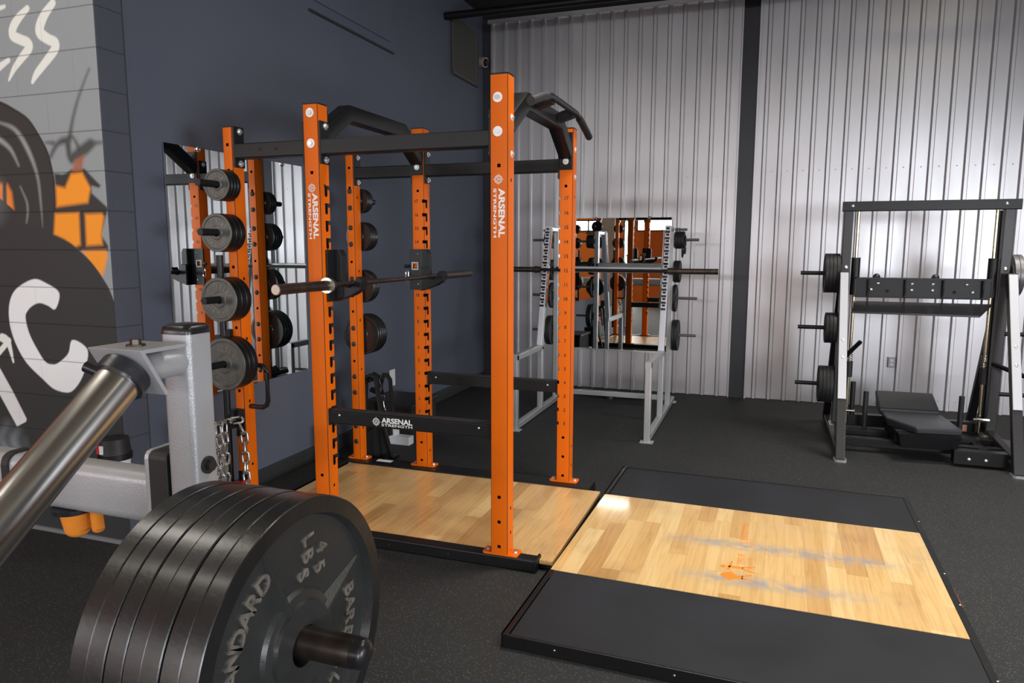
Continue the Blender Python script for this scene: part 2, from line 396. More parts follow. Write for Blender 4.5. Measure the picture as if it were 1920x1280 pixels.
def boolean(base, cutter):
    """return a mesh: base minus cutter (both MB)"""
    a = obj('a', base, ORANGE); b = obj('b', cutter, ORANGE)
    m = a.modifiers.new('x', 'BOOLEAN'); m.object = b; m.operation = 'DIFFERENCE'; m.solver = 'EXACT'
    m.use_self = True
    dg = bpy.context.evaluated_depsgraph_get(); me = bpy.data.meshes.new_from_object(a.evaluated_get(dg))
    bpy.data.objects.remove(a); bpy.data.objects.remove(b)
    r = MB(); r.bm.from_mesh(me); return r
def catmull(P, k=5, closed=False):
    P = [np.array(p, float) for p in P]; n = len(P); out = []
    for i in range(n if closed else n-1):
        g = (lambda j: P[j % n]) if closed else (lambda j: P[min(max(j, 0), n-1)])
        p0, p1, p2, p3 = g(i-1), g(i), g(i+1), g(i+2)
        for j in range(k):
            t = j/k; out.append(.5*((2*p1)+(p2-p0)*t+(2*p0-5*p1+4*p2-p3)*t*t+(3*p1-p0-3*p2+p3)*t**3))
    if not closed: out.append(P[-1])
    return out

# ------------------------------------------------------------------ the room
XL, YB, YM, ZC = -1.863, 4.389, -0.385, 3.9
struct('floor', MB().box(-7, 8, -7.3, 4.6, -.1, 0), FLOORM)
struct('ceiling', MB().box(-7, 8, 3.0, 4.6, ZC, ZC+.1), CEIL)
struct('ceiling_front', MB().box(-7, 8, -7.3, 3.0, ZC, ZC+.1), CEILB)
# recessed left wall, smooth part and block pier part
struct('wall_left', MB().box(XL-.15, XL, -.2362, YB+.1, 0, ZC), WALLP)
struct('wall_left_pier', MB().box(XL-.15, XL+.004, YM+.002, -.237, 0, ZC), BLOCK)
struct('trim_1', MB().box(XL, XL+.002, -.2362, -.226, 0, ZC), mat('joint_filler', (.045, .045, .05), .8))
struct('baseboard_left', MB().box(XL, XL+.022, -.2, YB-.03, 0, .10), BASEB, bevel=.004)

# mural wall: a fine grid whose colour attribute carries the sprayed picture
MUR_P={'tire':[(-2.654,2.226),(-2.509,2.187),(-2.422,2.149),(-2.328,2.095),(-2.26,2.009),(-2.215,1.932),(-2.196,1.856),(-2.187,1.781),(-2.199,1.641),(-2.223,1.461),(-2.763,1.432)],'plate':[(-2.741,1.595),(-2.365,1.571),(-2.225,1.539),(-2.139,1.508),(-2.09,1.482),(-1.993,1.411),(-1.917,1.323),(-1.865,1.229),(-1.74,0.88),(-1.829,-0.158),(-3.096,-0.363)],'house':[(-2.183,1.781),(-2.185,1.831),(-2.133,1.824),(-2.105,1.831),(-2.075,1.845),(-1.99,1.847),(-1.894,1.765),(-1.909,1.756),(-1.951,1.767),(-1.954,1.732),(-1.858,1.661),(-1.882,1.612),(-1.913,1.535),(-1.875,1.485),(-1.877,1.462),(-2.057,1.462),(-2.226,1.526)],'win1':[(-2.181,1.773),(-2.123,1.761),(-2.078,1.825),(-2.005,1.831),(-1.959,1.755),(-1.983,1.688),(-2.188,1.672)],'win2':[(-2.202,1.641),(-2.045,1.644),(-2.051,1.49),(-2.087,1.479),(-2.156,1.518),(-2.221,1.539)],'win3':[(-2.008,1.636),(-1.9,1.638),(-1.888,1.622),(-1.913,1.535),(-1.909,1.49),(-2.013,1.485)],'win4':[(-2.043,1.462),(-1.89,1.466),(-1.883,1.436),(-1.924,1.34),(-1.986,1.394)],'win5':[(-2.712,1.808),(-2.508,1.789),(-2.484,1.75),(-2.479,1.666),(-2.532,1.661),(-2.732,1.659)],'win6':[(-2.735,1.635),(-2.475,1.637),(-2.482,1.587),(-2.745,1.568)],'mull':[(-2.539,1.816),(-2.513,1.815),(-2.529,1.656),(-2.559,1.657)],'chim':[(-2.047,1.889),(-1.984,1.911),(-2.008,1.833),(-2.074,1.825)],'C':[(-2.217,1.255),(-2.305,1.303),(-2.38,1.32),(-2.474,1.289),(-2.54,1.244),(-2.576,1.173),(-2.58,1.079),(-2.549,0.984),(-2.484,0.89),(-2.38,0.813),(-2.311,0.768),(-2.239,0.754),(-2.184,0.763),(-2.124,0.816),(-2.082,0.886),(-2.058,0.98),(-2.152,1.024),(-2.188,0.955),(-2.251,0.908),(-2.297,0.892),(-2.351,0.903),(-2.4,0.963),(-2.447,1.043),(-2.464,1.124),(-2.444,1.16),(-2.403,1.188),(-2.354,1.201),(-2.3,1.189),(-2.251,1.174)],'bar':[(-2.784,0.987),(-2.683,0.851),(-2.601,0.729),(-2.52,0.593),(-2.526,0.578),(-2.596,0.547),(-2.702,0.707),(-2.808,0.815)]}
MUR_W={'s1':[(-2.275,2.595,0.0152),(-2.331,2.562,0.0212),(-2.375,2.523,0.0242),(-2.384,2.485,0.0242),(-2.337,2.461,0.0242),(-2.293,2.443,0.0242),(-2.285,2.418,0.0242),(-2.333,2.38,0.0212),(-2.392,2.333,0.0152),(-2.435,2.282,0.0061)],'s2':[(-2.109,2.602,0.0182),(-2.165,2.558,0.0242),(-2.201,2.511,0.0273),(-2.202,2.478,0.0273),(-2.157,2.447,0.0242),(-2.115,2.427,0.0242),(-2.121,2.396,0.0242),(-2.186,2.344,0.0212),(-2.247,2.298,0.0182),(-2.28,2.261,0.0091)],'s0':[(-2.528,2.606,0.0152),(-2.424,2.62,0.0091)],'s00':[(-2.567,2.317,0.0242),(-2.427,2.373,0.0121)],'p1':[(-2.645,1.021,0.0152),(-2.606,0.995,0.0182),(-2.58,0.89,0.0061)],'p2':[(-2.715,1.032,0.0152),(-2.607,0.989,0.0152)],'p3':[(-2.707,0.911,0.0152),(-2.597,1.001,0.0152)]}
MUR_D={'ant':[(-1.915,2.292,0.0024),(-1.961,2.224,0.0036),(-2.002,2.155,0.0061),(-2.041,2.072,0.0076),(-2.071,1.983,0.0121)],'b1':[(-2.2,1.912,0.0091),(-2.149,1.967,0.0121),(-2.089,1.977,0.0182),(-2.079,1.91,0.0152),(-2.067,1.889,0.0152)],'b2':[(-2.077,1.993,0.0061),(-2.046,1.992,0.0061),(-2.014,1.941,0.0091)],'b3':[(-2.224,1.978,0.003),(-2.176,1.973,0.0091)],'b4':[(-1.912,1.961,0.0091),(-1.872,1.962,0.0045)],'hat':[(-2.049,1.903,0.0242),(-1.981,1.935,0.0273),(-1.939,1.958,0.0242)]}
MUR_H={'h1':[(-2.522,2.086,0.0091),(-2.424,2.048,0.0152),(-2.349,1.951,0.0182),(-2.299,1.822,0.0121),(-2.291,1.681,0.0091),(-2.292,1.578,0.003)],'h2':[(-2.421,1.774,0.0061),(-2.386,1.701,0.0091),(-2.386,1.644,0.0091),(-2.403,1.592,0.0061)],'h3':[(-2.533,2.005,0.0182),(-2.465,1.955,0.0152),(-2.42,1.877,0.0091)],'h4':[(-2.282,1.539,0.0091),(-2.287,1.492,0.0091)]}

def mural():
    x0, x1, z0, z1, st = -2.80, XL, .30, 2.80, .0042
    nx, nz = int(round((x1-x0)/st)), int(round((z1-z0)/st))
    X, Z = np.meshgrid(np.linspace(x0, x1, nx+1), np.linspace(z0, z1, nz+1))
    rs = np.random.RandomState(3)
    def sd_poly(P, smooth=False):
        if smooth: P = catmull(P, 5, True)
        P = np.array(P, float); d = np.full(X.shape, 1e9); inside = np.zeros(X.shape, bool)
        for i in range(len(P)):
            a, b = P[i-1], P[i]; e = b-a; wx, wz = X-a[0], Z-a[1]
            t = np.clip((wx*e[0]+wz*e[1])/max(e@e, 1e-12), 0, 1)
            d = np.minimum(d, np.hypot(wx-e[0]*t, wz-e[1]*t))
            c = ((a[1] > Z) != (b[1] > Z)); 
            with np.errstate(divide='ignore', invalid='ignore'):
                xi = (b[0]-a[0])*(Z-a[1])/(b[1]-a[1])+a[0]
            inside ^= c & (X < xi)
        return np.where(inside, -d, d)
    def sd_stroke(S):
        d = np.full(X.shape, 1e9)
        S = np.array(catmull(S, 5), float)
        # resample with a smooth spline feel
        for i in range(len(S)-1):
            a, b = S[i], S[i+1]; e = b[:2]-a[:2]; wx, wz = X-a[0], Z-a[1]
            t = np.clip((wx*e[0]+wz*e[1])/max(e@e, 1e-12), 0, 1)
            d = np.minimum(d, np.hypot(wx-e[0]*t, wz-e[1]*t)-(a[2]+(b[2]-a[2])*t))
        return d
    col = np.empty(X.shape+(3,)); 
    def lin(r, g, b): return np.array([(c/255/12.92 if c/255 < .04045 else ((c/255+.055)/1.055)**2.4) for c in (r, g, b)])
    col[:] = lin(146, 152, 155)
    def paint(sd, c, soft=.002, amt=1.0):
        f = np.clip(.5-sd/soft/2, 0, 1)*amt
        col[:] = col*(1-f[..., None])+np.asarray(c)*f[..., None]
    P, W, D, H = MUR_P, MUR_W, MUR_D, MUR_H
    for k in D: paint(sd_stroke(D[k]), lin(62, 66, 64), .012, .95)
    paint(sd_poly(P['house']), lin(46, 47, 46), .006)
    paint(sd_poly(P['chim']), lin(165, 95, 62), .012, .9)
    paint(sd_poly(P['tire'], True), lin(44, 46, 46), .003)
    sm = sd_poly(P['tire'], True)
    paint(np.abs(sm+.006)-.004, lin(22, 23, 24), .006)
    for k in H: paint(sd_stroke(H[k])+.012, lin(196, 200, 202), .016, .85)
    for k in ('win5', 'win6'): paint(sd_poly(P[k]), lin(236, 132, 30), .012)
    for k in ('win1', 'win2', 'win3'): paint(sd_poly(P[k]), lin(248, 152, 30), .010)
    paint(sd_poly(P['mull']), lin(48, 48, 46), .006)
    paint(sd_poly(P['win4']), lin(248, 152, 30), .010)
    pm = sd_poly(P['plate'], True)
    paint(pm, lin(42, 45, 47), .003)
    paint(np.hypot((X+2.66)/1.0, (Z-1.72)/1.0)-.02, lin(170, 178, 180), .16, .55)
    # sprayed fog low on the left
    fog = np.clip(1-np.hypot((X+2.66)/.16, (Z-.43)/.17), 0, 1)
    fog = fog*(.7+.3*np.sin(X*60+np.sin(Z*30)*2))
    col[:] = col*(1-fog[..., None]*.75)+lin(150, 160, 168)*fog[..., None]*.75
    paint(sd_poly(P['C'], True), lin(236, 238, 240), .003); paint(sd_poly(P['bar']), lin(226, 228, 230), .003)
    for k in W: paint(sd_stroke(W[k]), lin(232, 234, 228), .003)
    mb = MB(); me = bpy.data.meshes.new('wall_mural')
    n1 = nx+1
    verts = [(float(a), YM, float(b)) for a, b in zip(X.ravel(), Z.ravel())]
    idx = np.arange((nz+1)*n1).reshape(nz+1, n1)
    q = np.stack([idx[:-1, :-1], idx[:-1, 1:], idx[1:, 1:], idx[1:, :-1]], -1).reshape(-1, 4)
    faces = q.tolist(); nv = len(verts)
    # plain surround and thickness of the wall
    def addbox(xa, xb, ya, yb, za, zb):
        b = len(verts)
        verts.extend([(xa,ya,za),(xb,ya,za),(xb,yb,za),(xa,yb,za),(xa,ya,zb),(xb,ya,zb),(xb,yb,zb),(xa,yb,zb)])
        for f in ((3,2,1,0),(4,5,6,7),(0,1,5,4),(1,2,6,5),(2,3,7,6),(3,0,4,7)): faces.append([b+i for i in f])
    addbox(-7, x0, YM, YM+.14, 0, ZC); addbox(x0, x1, YM, YM+.14, 0, z0); addbox(x0, x1, YM, YM+.14, z1, ZC)
    addbox(x0, x1-.001, YM+.004, YM+.14, z0, z1)
    me.from_pydata(verts, [], faces)
    at = me.color_attributes.new('paint', 'FLOAT_COLOR', 'POINT')
    arr = np.ones((len(verts), 4)); arr[:nv, :3] = col.reshape(-1, 3)
    hi = lin(150, 155, 160); lo = lin(42, 45, 47)
    for i in range(nv, len(verts)):
        arr[i, :3] = hi if verts[i][2] > 1.6 else lo
    arr[nv+8:nv+16, :3] = lo; arr[nv+16:nv+24, :3] = hi; arr[nv:nv+8, :3] = lo
    at.data.foreach_set('color', arr.ravel().astype(np.float32))
    me.materials.append(MURALM)
    o = bpy.data.objects.new('wall_mural', me); C.objects.link(o); o['kind'] = 'structure'
    o['label'] = 'grey block wall with spray painted mural, white letters and orange windows'
mural()
struct('trim_2', MB().box(-7, XL, YM-.012, YM, 0, .02), mat('grey_grout', (.16, .165, .175), .8))

# corrugated sheet on the back wall
def sheet(x0, x1, z0, z1, ribs, y=YB):
    pts = [(x0, y)]
    for a in ribs:
        pts += [(a, y), (a+.012, y-.026), (a+.036, y-.026), (a+.046, y)]
    pts.append((x1, y)); mb = MB()
    lo = [mb.bm.verts.new((a, b, z0)) for a, b in pts]; hi = [mb.bm.verts.new((a, b, z1)) for a, b in pts]
    for i in range(len(pts)-1): mb.bm.faces.new((lo[i], lo[i+1], hi[i+1], hi[i]))
    return mb
ribL = [-.78+.1418*k for k in range(-7, 11)]
ribL = [a for a in ribL if XL+.01 < a < .70]
struct('wall_back', MB().box(XL-.1, 8, YB+.002, YB+.15, 0, ZC), CEIL)
struct('wall_back_sheet_left', sheet(XL+.09, .775, .004, 3.80, ribL), SHEET)
struct('wall_back_corner', MB().box(XL, XL+.092, YB-.004, YB+.002, 0, 3.85), COLM)
ribR = [.988+.1395*k for k in range(0, 40)]
ribR = [a for a in ribR if a < 6.3]
struct('wall_back_sheet_right', sheet(.935, 6.5, .004, 3.86, ribR), SHEET)
struct('trim_3', MB().box(XL+.07, .775, YB-.03, YB, 3.80, 3.84), SHEET)
struct('trim_4', MB().box(.922, .938, YB-.034, YB, 0, 3.86), SHEET)
struct('trim_5', MB().box(.766, .776, YB-.030, YB, 0, 3.72), SHEET)
struct('wall_back_column', MB().box(.776, .922, YB-.012, YB+.05, 0, 3.70).box(.80, .90, YB+.01, YB+.05, 3.7, 3.9), COLM)
# screw heads on the sheets
sc = MB()
for a in ribR[:16]:
    sc.dome((a+.093, YB, 2.20), (0, -1, 0), .006, .004, 8, 2)
for a in ribL[::2]:
    sc.dome((a+.093, YB, 2.17), (0, -1, 0), .006, .004, 8, 2)
for a in ribR[:18:1]:
    sc.dome((a+.093, YB, .09), (0, -1, 0), .005, .004, 8, 2)
struct('trim_6', sc, ZINC)
# side and rear of the gym seen only in the mirrors
struct('wall_right', MB().box(6.5, 6.6, -7.3, -3.6, 0, ZC).box(6.5, 6.6, .4, YB+.1, 0, ZC).box(6.5, 6.6, -3.6, .4, 0, .4).box(6.5, 6.6, -3.6, .4, 2.3, ZC), ORWALL)
struct('wall_left_far', MB().box(-6.65, -6.5, -7.3, YM+.2, 0, ZC), ORWALL)
YR = -7.0
rw = MB()
wins = [(-3.12, -2.86, .12, 2.2), (-2.78, 1.6, 1.90, 2.2), (3.35, 6.4, 1.0, 3.0), (-6.4, -5.2, 1.05, 2.55)]
rw.box(-6.5, 2.6, YR-.12, YR, 2.7, ZC); rw.box(2.6, 6.6, YR-.12, YR, 3.0, ZC)
rw.box(-6.5, -6.4, YR-.12, YR, 0, 2.7); rw.box(-5.2, -3.12, YR-.12, YR, 0, 2.7); rw.box(-6.4, -5.2, YR-.12, YR, 0, 1.05); rw.box(-6.4, -5.2, YR-.12, YR, 2.55, 2.7); rw.box(-3.12, -2.86, YR-.12, YR, 2.2, 2.7); rw.box(-3.12, -2.86, YR-.12, YR, 0, .12)
rw.box(-2.86, -2.78, YR-.12, YR, 0, 2.7); rw.box(-2.78, 1.6, YR-.12, YR, 0, 1.90); rw.box(-2.78, 1.6, YR-.12, YR, 2.2, 2.7)
rw.box(1.6, 3.35, YR-.12, YR, 0, 3.0); rw.box(3.35, 6.4, YR-.12, YR, 0, 1.0); rw.box(6.4, 6.6, YR-.12, YR, 0, 3.0)
struct('wall_rear', rw, ORWALL)
for i, (a, b, c, d) in enumerate(wins):
    w = MB(); t = .03
    w.box(a, b, YR-.02, YR+.02, c, c+t).box(a, b, YR-.02, YR+.02, d-t, d).box(a, a+t, YR-.02, YR+.02, c, d).box(b-t, b, YR-.02, YR+.02, c, d)
    if b-a > 1:
        for k in range(1, 4): xx = a+(b-a)*k/4; w.box(xx-.02, xx+.02, YR-.02, YR+.02, c, d)
    struct('window_%d' % (i+1), w, BLACKM)
# off-white partition and roof beam seen in the mirrors, plus an added light blocker
struct('wall_partition', MB().box(-3.62, -3.26, -6.95, -6.6, 0, ZC), OFFW)
struct('light_blocker', MB().box(4.3, 6.5, -6.9, 4.3, 2.25, ZC), CEIL)  # added unseen block, keeps side light off the upper left wall
struct('trim_7', MB().box(-6.5, 6.5, -3.3, -3.15, 3.5, ZC).box(-6.5, 4.3, 1.35, 1.55, 3.60, ZC), CEIL)

# ---- fixtures on the walls
def wall_mirror(name, label, boxdim, clips, tilt=0):
    t = thing(name, label, 'mirror', ((boxdim[0]+boxdim[1])/2, (boxdim[2]+boxdim[3])/2, boxdim[4]))
    obj('mirror_pane', MB().box(*boxdim), MIRROR, t); t.rotation_euler = (0, 0, tilt)
    for c, d in clips: obj('mirror_clip', MB().dome(c, d, .018, .012), CHROME, t)
    return t
mL = wall_mirror('wall_mirror', 'tall frameless mirror on the blue-grey left wall behind the orange rack', (XL+.001, XL+.006, -.036, 1.146, .652, 2.010), [((XL+.007, .20, 2.005), (1, 0, 0)), ((XL+.007, .93, 2.005), (1, 0, 0))], .0080)
mBk = wall_mirror('wall_mirror', 'frameless mirror on the corrugated metal wall behind the silver squat rack', (-.82, .171, YB-.042, YB-.036, .425, 1.78), [((-.05, YB-.043, 1.775), (0, -1, 0)), ((-.6, YB-.043, 1.775), (0, -1, 0))], -.029)
obj('mirror_channel', MB().box(-.83, .18, YB-.048, YB-.0, .412, .428), ZINC, mBk, 'thin bright metal channel')
def outlet(loc, axis, label, w, h, gangs=1):
    t = thing('outlet_cover', label, 'outlet', loc); x, y, z = loc
    if axis == 'x': obj('cover_plate', MB().box(x, x+.008, y-w/2, y+w/2, z-h/2, z+h/2), WHITEPL, t, bevel=.002)
    else:
        obj('backing_box', MB().box(x-w/2, x+w/2, y-.03, y, z-h/2, z+h/2), mat('grey_box', (.35, .35, .38), .4, .6), t, bevel=.003)
        for dz in (.016, -.02): obj('socket', MB().box(x-.015, x+.015, y-.034, y-.03, z+dz-.014, z+dz+.014), WHITEPL, t, bevel=.004)
outlet((XL, 2.296, .388), 'x', 'white cover plate low on the blue-grey left wall', .085, .14)
outlet((2.211, YB, .432), 'y', 'grey metal double outlet box on the corrugated wall above the press seat', .062, .098)
# hatch panel, duct cover, camera, pipe
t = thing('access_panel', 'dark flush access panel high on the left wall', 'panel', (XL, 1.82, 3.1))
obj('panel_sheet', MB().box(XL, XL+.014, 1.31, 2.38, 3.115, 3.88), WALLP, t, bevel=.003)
obj('shadow_strip', MB().box(XL, XL+.016, 1.27, 2.42, 3.03, 3.045), BASEB, t)  # dark strip drawn as a shadow line below the panel
t = thing('utility_cover', 'dark rectangular metal cover on the left wall beside the corner camera', 'cover', (XL, 3.84, 3.12))
obj('cover_box', MB().box(XL, XL+.03, 3.56, 4.205, 3.13, 3.66), PANELG, t, bevel=.004)
obj('cover_rim', MB().box(XL+.03, XL+.034, 3.54, 4.135, 3.14, 3.15).box(XL+.03, XL+.034, 3.54, 3.55, 3.14, 3.64).box(XL+.03, XL+.034, 4.125, 4.135, 3.14, 3.64), mat('rim_light', (.1, .1, .09), .5), t)
t = thing('security_camera', 'small beige security camera in the dark upper corner', 'camera', (XL, 4.31, 3.40))
obj('camera_body', MB().cyl((XL, 4.31, 3.415), (XL+.075, 4.285, 3.395), .052, 20), mat('beige_plastic', (.36, .28, .23), .5), t, smooth=40)
obj('camera_lens', MB().cyl((XL+.076, 4.285, 3.395), (XL+.10, 4.277, 3.39), .040, 20, .03), BLACKG, t, smooth=40)
t = thing('ceiling_pipe', 'long black pipe running along the back wall under the ceiling', 'pipe', (0, 3.45, 3.6))
obj('pipe_run', MB().cyl((XL, 3.44, 3.62), (6.4, 3.44, 3.60), .035, 14), BLACKM, t, smooth=40)
for x in (-1.1, .9, 2.9, 4.9): obj('hanger', MB().box(x-.012, x+.012, 3.43, 3.45, 3.62, ZC), BLACKM, t)

# ------------------------------------------------------------------ the orange power rack
S = .0836; W = 1.1086; X2 = -.953; X1 = -1.454; ZB = .066
rack = thing('power_rack', 'large orange six-post power rack with black crossbars on a wooden base', 'power rack', (-.7, .6, 0))
def slot_cutter(cut, xf, sgn_x, yin, sgn_y, z17, n=17, skip=()):
    """L slots in the face x=xf (outward direction sgn_x), opening on the inner face y=yin (outward sgn_y)"""
    for k in range(n):
        z = z17-.0836*k
        a, b = .022, .045                                   # hook depth range from the inner edge
        ys = [yin-sgn_y*d for d in (-.01, b, a)]
        x0, x1 = xf+sgn_x*.01, xf-sgn_x*.014
        # opening
        poly = [(ys[0], z+.010), (ys[1], z+.010), (ys[1], z-.036), ((ys[1]*.7+ys[2]*.3), z-.044), ((ys[1]*.3+ys[2]*.7), z-.044), (ys[2], z-.036), (ys[2], z-.010), (ys[0], z-.010)]
        cut.prism(poly, 'x', min(x0, x1), max(x0, x1))
def post(x1_, y0, sx, top, slots=None, z17=1.7656, holes=()):
    x0 = x1_-sx; y1 = y0+S; t = .006; cx, cy = (x0+x1_)/2, (y0+y1)/2
    b = MB()
    o_ = [(cx+a, cy+c) for a, c in rrect(sx, S, .007, 3)]; i_ = [(cx+a, cy+c) for a, c in rrect(sx-2*t, S-2*t, .003, 3)]
    lo = [[b.bm.verts.new((p[0], p[1], z)) for p in q] for q, z in ((o_, ZB), (o_, top), (i_, top), (i_, ZB))]
    k = len(o_)
    for A, B in zip(lo, lo[1:]+lo[:1]):
        for i in range(k): b.bm.faces.new((A[i], A[(i+1) % k], B[(i+1) % k], B[i]))
    cut = MB()
    if slots:
        xf, sgx, yin, sgy = slots; slot_cutter(cut, xf, sgx, yin, sgy, z17)
    for (z) in holes:
        cut.box(cx-.008, cx+.008, y0-.01, y0+t+.004, z-.0075, z+.0075)
        cut.box(x1_-t-.004, x1_+.01, cy-.006, cy+.006, z-.0075-.06, z+.0075-.06)
    r = boolean(b, cut)
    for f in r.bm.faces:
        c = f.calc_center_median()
        f.material_index = 1 if abs(c.x-cx) < sx/2-.002 and abs(c.y-cy) < S/2-.002 and c.z < top-.001 else 0  # tube inside gets the dark hole colour as painted shade
    return r
PH = [.1021, .2212, .3403]
posts = {}
for key, (xx, yy, sx, top, sl, hl) in {
    'P1': (X1, 0, .0573, 2.0682, None, (1.985, 1.86, 1.62, 1.38, 1.07, .74, .40)),
    'P4': (X1, W, .0573, 2.0682, None, (1.985, 1.86, 1.385, 1.06, .73, .33)),
    'P2': (X2, 0, S, 2.1492, (X2, 1, S, 1), (1.834, .341, .2212, .1021)),
    'P5': (X2, W, S, 2.2039, (X2, 1, W, -1), (1.829, .2212, .1021)),
    'P3': (0, 0, S, 2.2141, (-S, -1, S, 1), (1.834, .3403, .2212, .1021)),
    'P6': (0, W, S, 2.1546, (-S, -1, W, -1), (1.834, .3403, .2212, .1021))}.items():
    p = obj('upright', post(xx, yy, sx, top, sl, holes=hl), [ORANGE, HOLE_SHADE], rack, smooth=25)
    posts[key] = p
    obj('post_cap', MB().prism([(xx-sx/2+a, yy+S/2+c) for a, c in rrect(sx, S, .006)], 'z', top, top+.007), BLACKM, p, 'black plastic end cap')
    # inner tube faces are coloured dark as shade, so the holes read as hollow
    pl = obj('base_plate', MB().prism([(xx-sx/2+a, yy+S/2+c-.002) for a, c in rrect(sx+.09, S-.004, .012)], 'z', .058, .0675), ORANGE, p, bevel=.002)
    for dx in (-sx/2-.025, sx/2+.025):
        cx = xx-sx/2+dx
        obj('anchor_bolt', MB().cyl((cx, yy+.038, .0675), (cx, yy+.038, .070), .013, 14).cyl((cx, yy+.038, .07), (cx, yy+.038, .078), .0085, 6), ZINC, p, 'zinc bolt')
def bolt(c, d, parent, r=.0185):
    c = Vector(c); d = Vector(d)
    b = obj('bolt', MB().cyl(c, c+d*.003, r, 24).cyl(c+d*.003, c+d*.011, r*.5, 6), WASHER, parent, 'bright washer and bolt head')
    b.data.materials.append(ZINC)
    for p in b.data.polygons:
        q = b.data.vertices[p.vertices[0]]
        if p.index >= 26: p.material_index = 1
# printed numbers on the far posts
for key, cx in (('P5', X2-S*.62), ('P6', -S*.42)):
    for k in range(17):
        mb = MB(); n = 17-k; z = 1.7656-.0836*k
        put_text(mb, str(n), (cx, W-.0004, z), (1, 0, 0), (0, 0, 1), .022 if n > 9 and n != 11 else (.018 if n == 11 else (.006 if n == 1 else .0115)), .022, .0008, .02)
        obj('number', mb, DARKPR, posts[key], 'dark number %d' % n)
# logo and name on the two front posts
def crosshair(mb, o, right, up, r, d=.0008):
    M_ = frame_matrix(o, right, up, 1, 1, 1)
    def ringp(r0, r1, a0=0, a1=2*PI, n=40):
        k = n
        vo = []
        for i in range(k+1):
            a = a0+(a1-a0)*i/k; vo.append((mb.bm.verts.new(M_ @ V(r0*math.cos(a), r0*math.sin(a), d)), mb.bm.verts.new(M_ @ V(r1*math.cos(a), r1*math.sin(a), d))))
        for p, q in zip(vo[:-1], vo[1:]): mb.bm.faces.new((p[0], p[1], q[1], q[0]))
    for q in range(4): ringp(r*.66, r*.80, q*PI/2+.12, (q+1)*PI/2-.12, 12)
    ringp(r*.46, r*.54)
    def quad(pts): mb.bm.faces.new([mb.bm.verts.new(M_ @ V(x*r, y*r, d)) for x, y in pts])
    for a in range(4):
        c, s_ = math.cos(a*PI/2), math.sin(a*PI/2)
        quad([(c*x-s_*y, s_*x+c*y) for x, y in ((.54, -.035), (1.05, -.035), (1.05, .035), (.54, .035))])
    quad([(-.36, -.32), (-.2, -.32), (0.05, .40), (-.06, .40)]); quad([(.36, -.32), (.2, -.32), (-.05, .40), (.06, .40)]); quad([(-.2, -.1), (.2, -.1), (.16, .02), (-.16, .02)])
def brand(mb, o_ar, o_st, o_lg, right, up, L, h1, h2, rl):
    put_text(mb, 'ARSENAL', o_ar, right, up, L, h1, .0008, .035)
    put_text(mb, 'STRENGTH', o_st, right, up, L, h2, .0008, .02)
    crosshair(mb, o_lg, right, up, rl)
for key, xo, zt, zb_, zl in (('P2', X2, 1.738, 1.52, 1.762), ('P3', 0, 1.737, 1.525, 1.775)):
    mb = MB(); zc = (zt+zb_)/2
    brand(mb, (xo-.029, -.0005, zc), (xo-.0605, -.0005, zc), (xo-.044, -.0005, zl), (0, 0, -1), (1, 0, 0), zt-zb_, .030, .0135, .023)
    obj('logo_print', mb, WHITEP, posts[key], 'white printed crosshair logo and ARSENAL STRENGTH lettering')
# crossbars
ZH0, ZH1 = 1.917, 1.990
def crossbar(xa, xb, y, holes=()):
    c = obj('crossbar', MB().rect([(xa, y+S/2, (ZH0+ZH1)/2), (xb, y+S/2, (ZH0+ZH1)/2)], S-.014, ZH1-ZH0, .006), BLACKM, rack)
    for x, s_ in ((xa, 1), (xb, -1)):
        b = obj('bracket_plate', MB().box(x, x+s_*.009, y+.004, y+S-.004, 1.875, 2.075), BLACKM, c, bevel=.003)
        for z in (1.895, 2.052): obj('bolt', MB().cyl((x+s_*.009, y+S*.55, z), (x+s_*.012, y+S*.55, z), .0165, 20).cyl((x+s_*.012, y+S*.55, z), (x+s_*.022, y+S*.55, z), .009, 6), ZINC, c, 'zinc bolt head')
    for x in holes: obj('bolt_hole', MB().box(x-.007, x+.007, y+.0065, y+.0075, 1.948, 1.962), HOLE_SHADE, c)
for y in (0, W):
    crossbar(X1, X2-S, y, (X1+.16, X1+.255)); crossbar(X2, -S, y)
# far bracket plates on the outside of the front posts
# arches
for xo in (X2, 0):
    cx = xo-S/2; y0, y1 = S, W
    a = obj('arch_bar', MB().sweep([(cx, y0, 2.018), (cx, .308, 2.158), (cx, .884, 2.158), (cx, y1, 2.018)], rrect(.076, .078, .006)), BLACKM, rack, smooth=30)
    for y, s_ in ((y0, 1), (y1, -1)):
        obj('flange_plate', MB().box(xo-S+.003, xo-.003, y, y+s_*.009, 1.925, 2.135), BLACKM, a, bevel=.003)
        bolt((cx, y+s_*.009, 1.972), (0, s_, 0), a, .0175)
for key, xx, zz in (('P2', X2-S/2, (2.111, 1.97)), ('P3', -S*.56, (2.120, 1.978))):
    for z in zz: bolt((xx, -.0002, z), (0, -1, 0), posts[key], .0215)
for z in (2.04, 1.885):
    bolt((.0002, S*.55, z), (1, 0, 0), posts['P3'], .015); bolt((.0002, W+S*.55, z), (1, 0, 0), posts['P6'], .015)
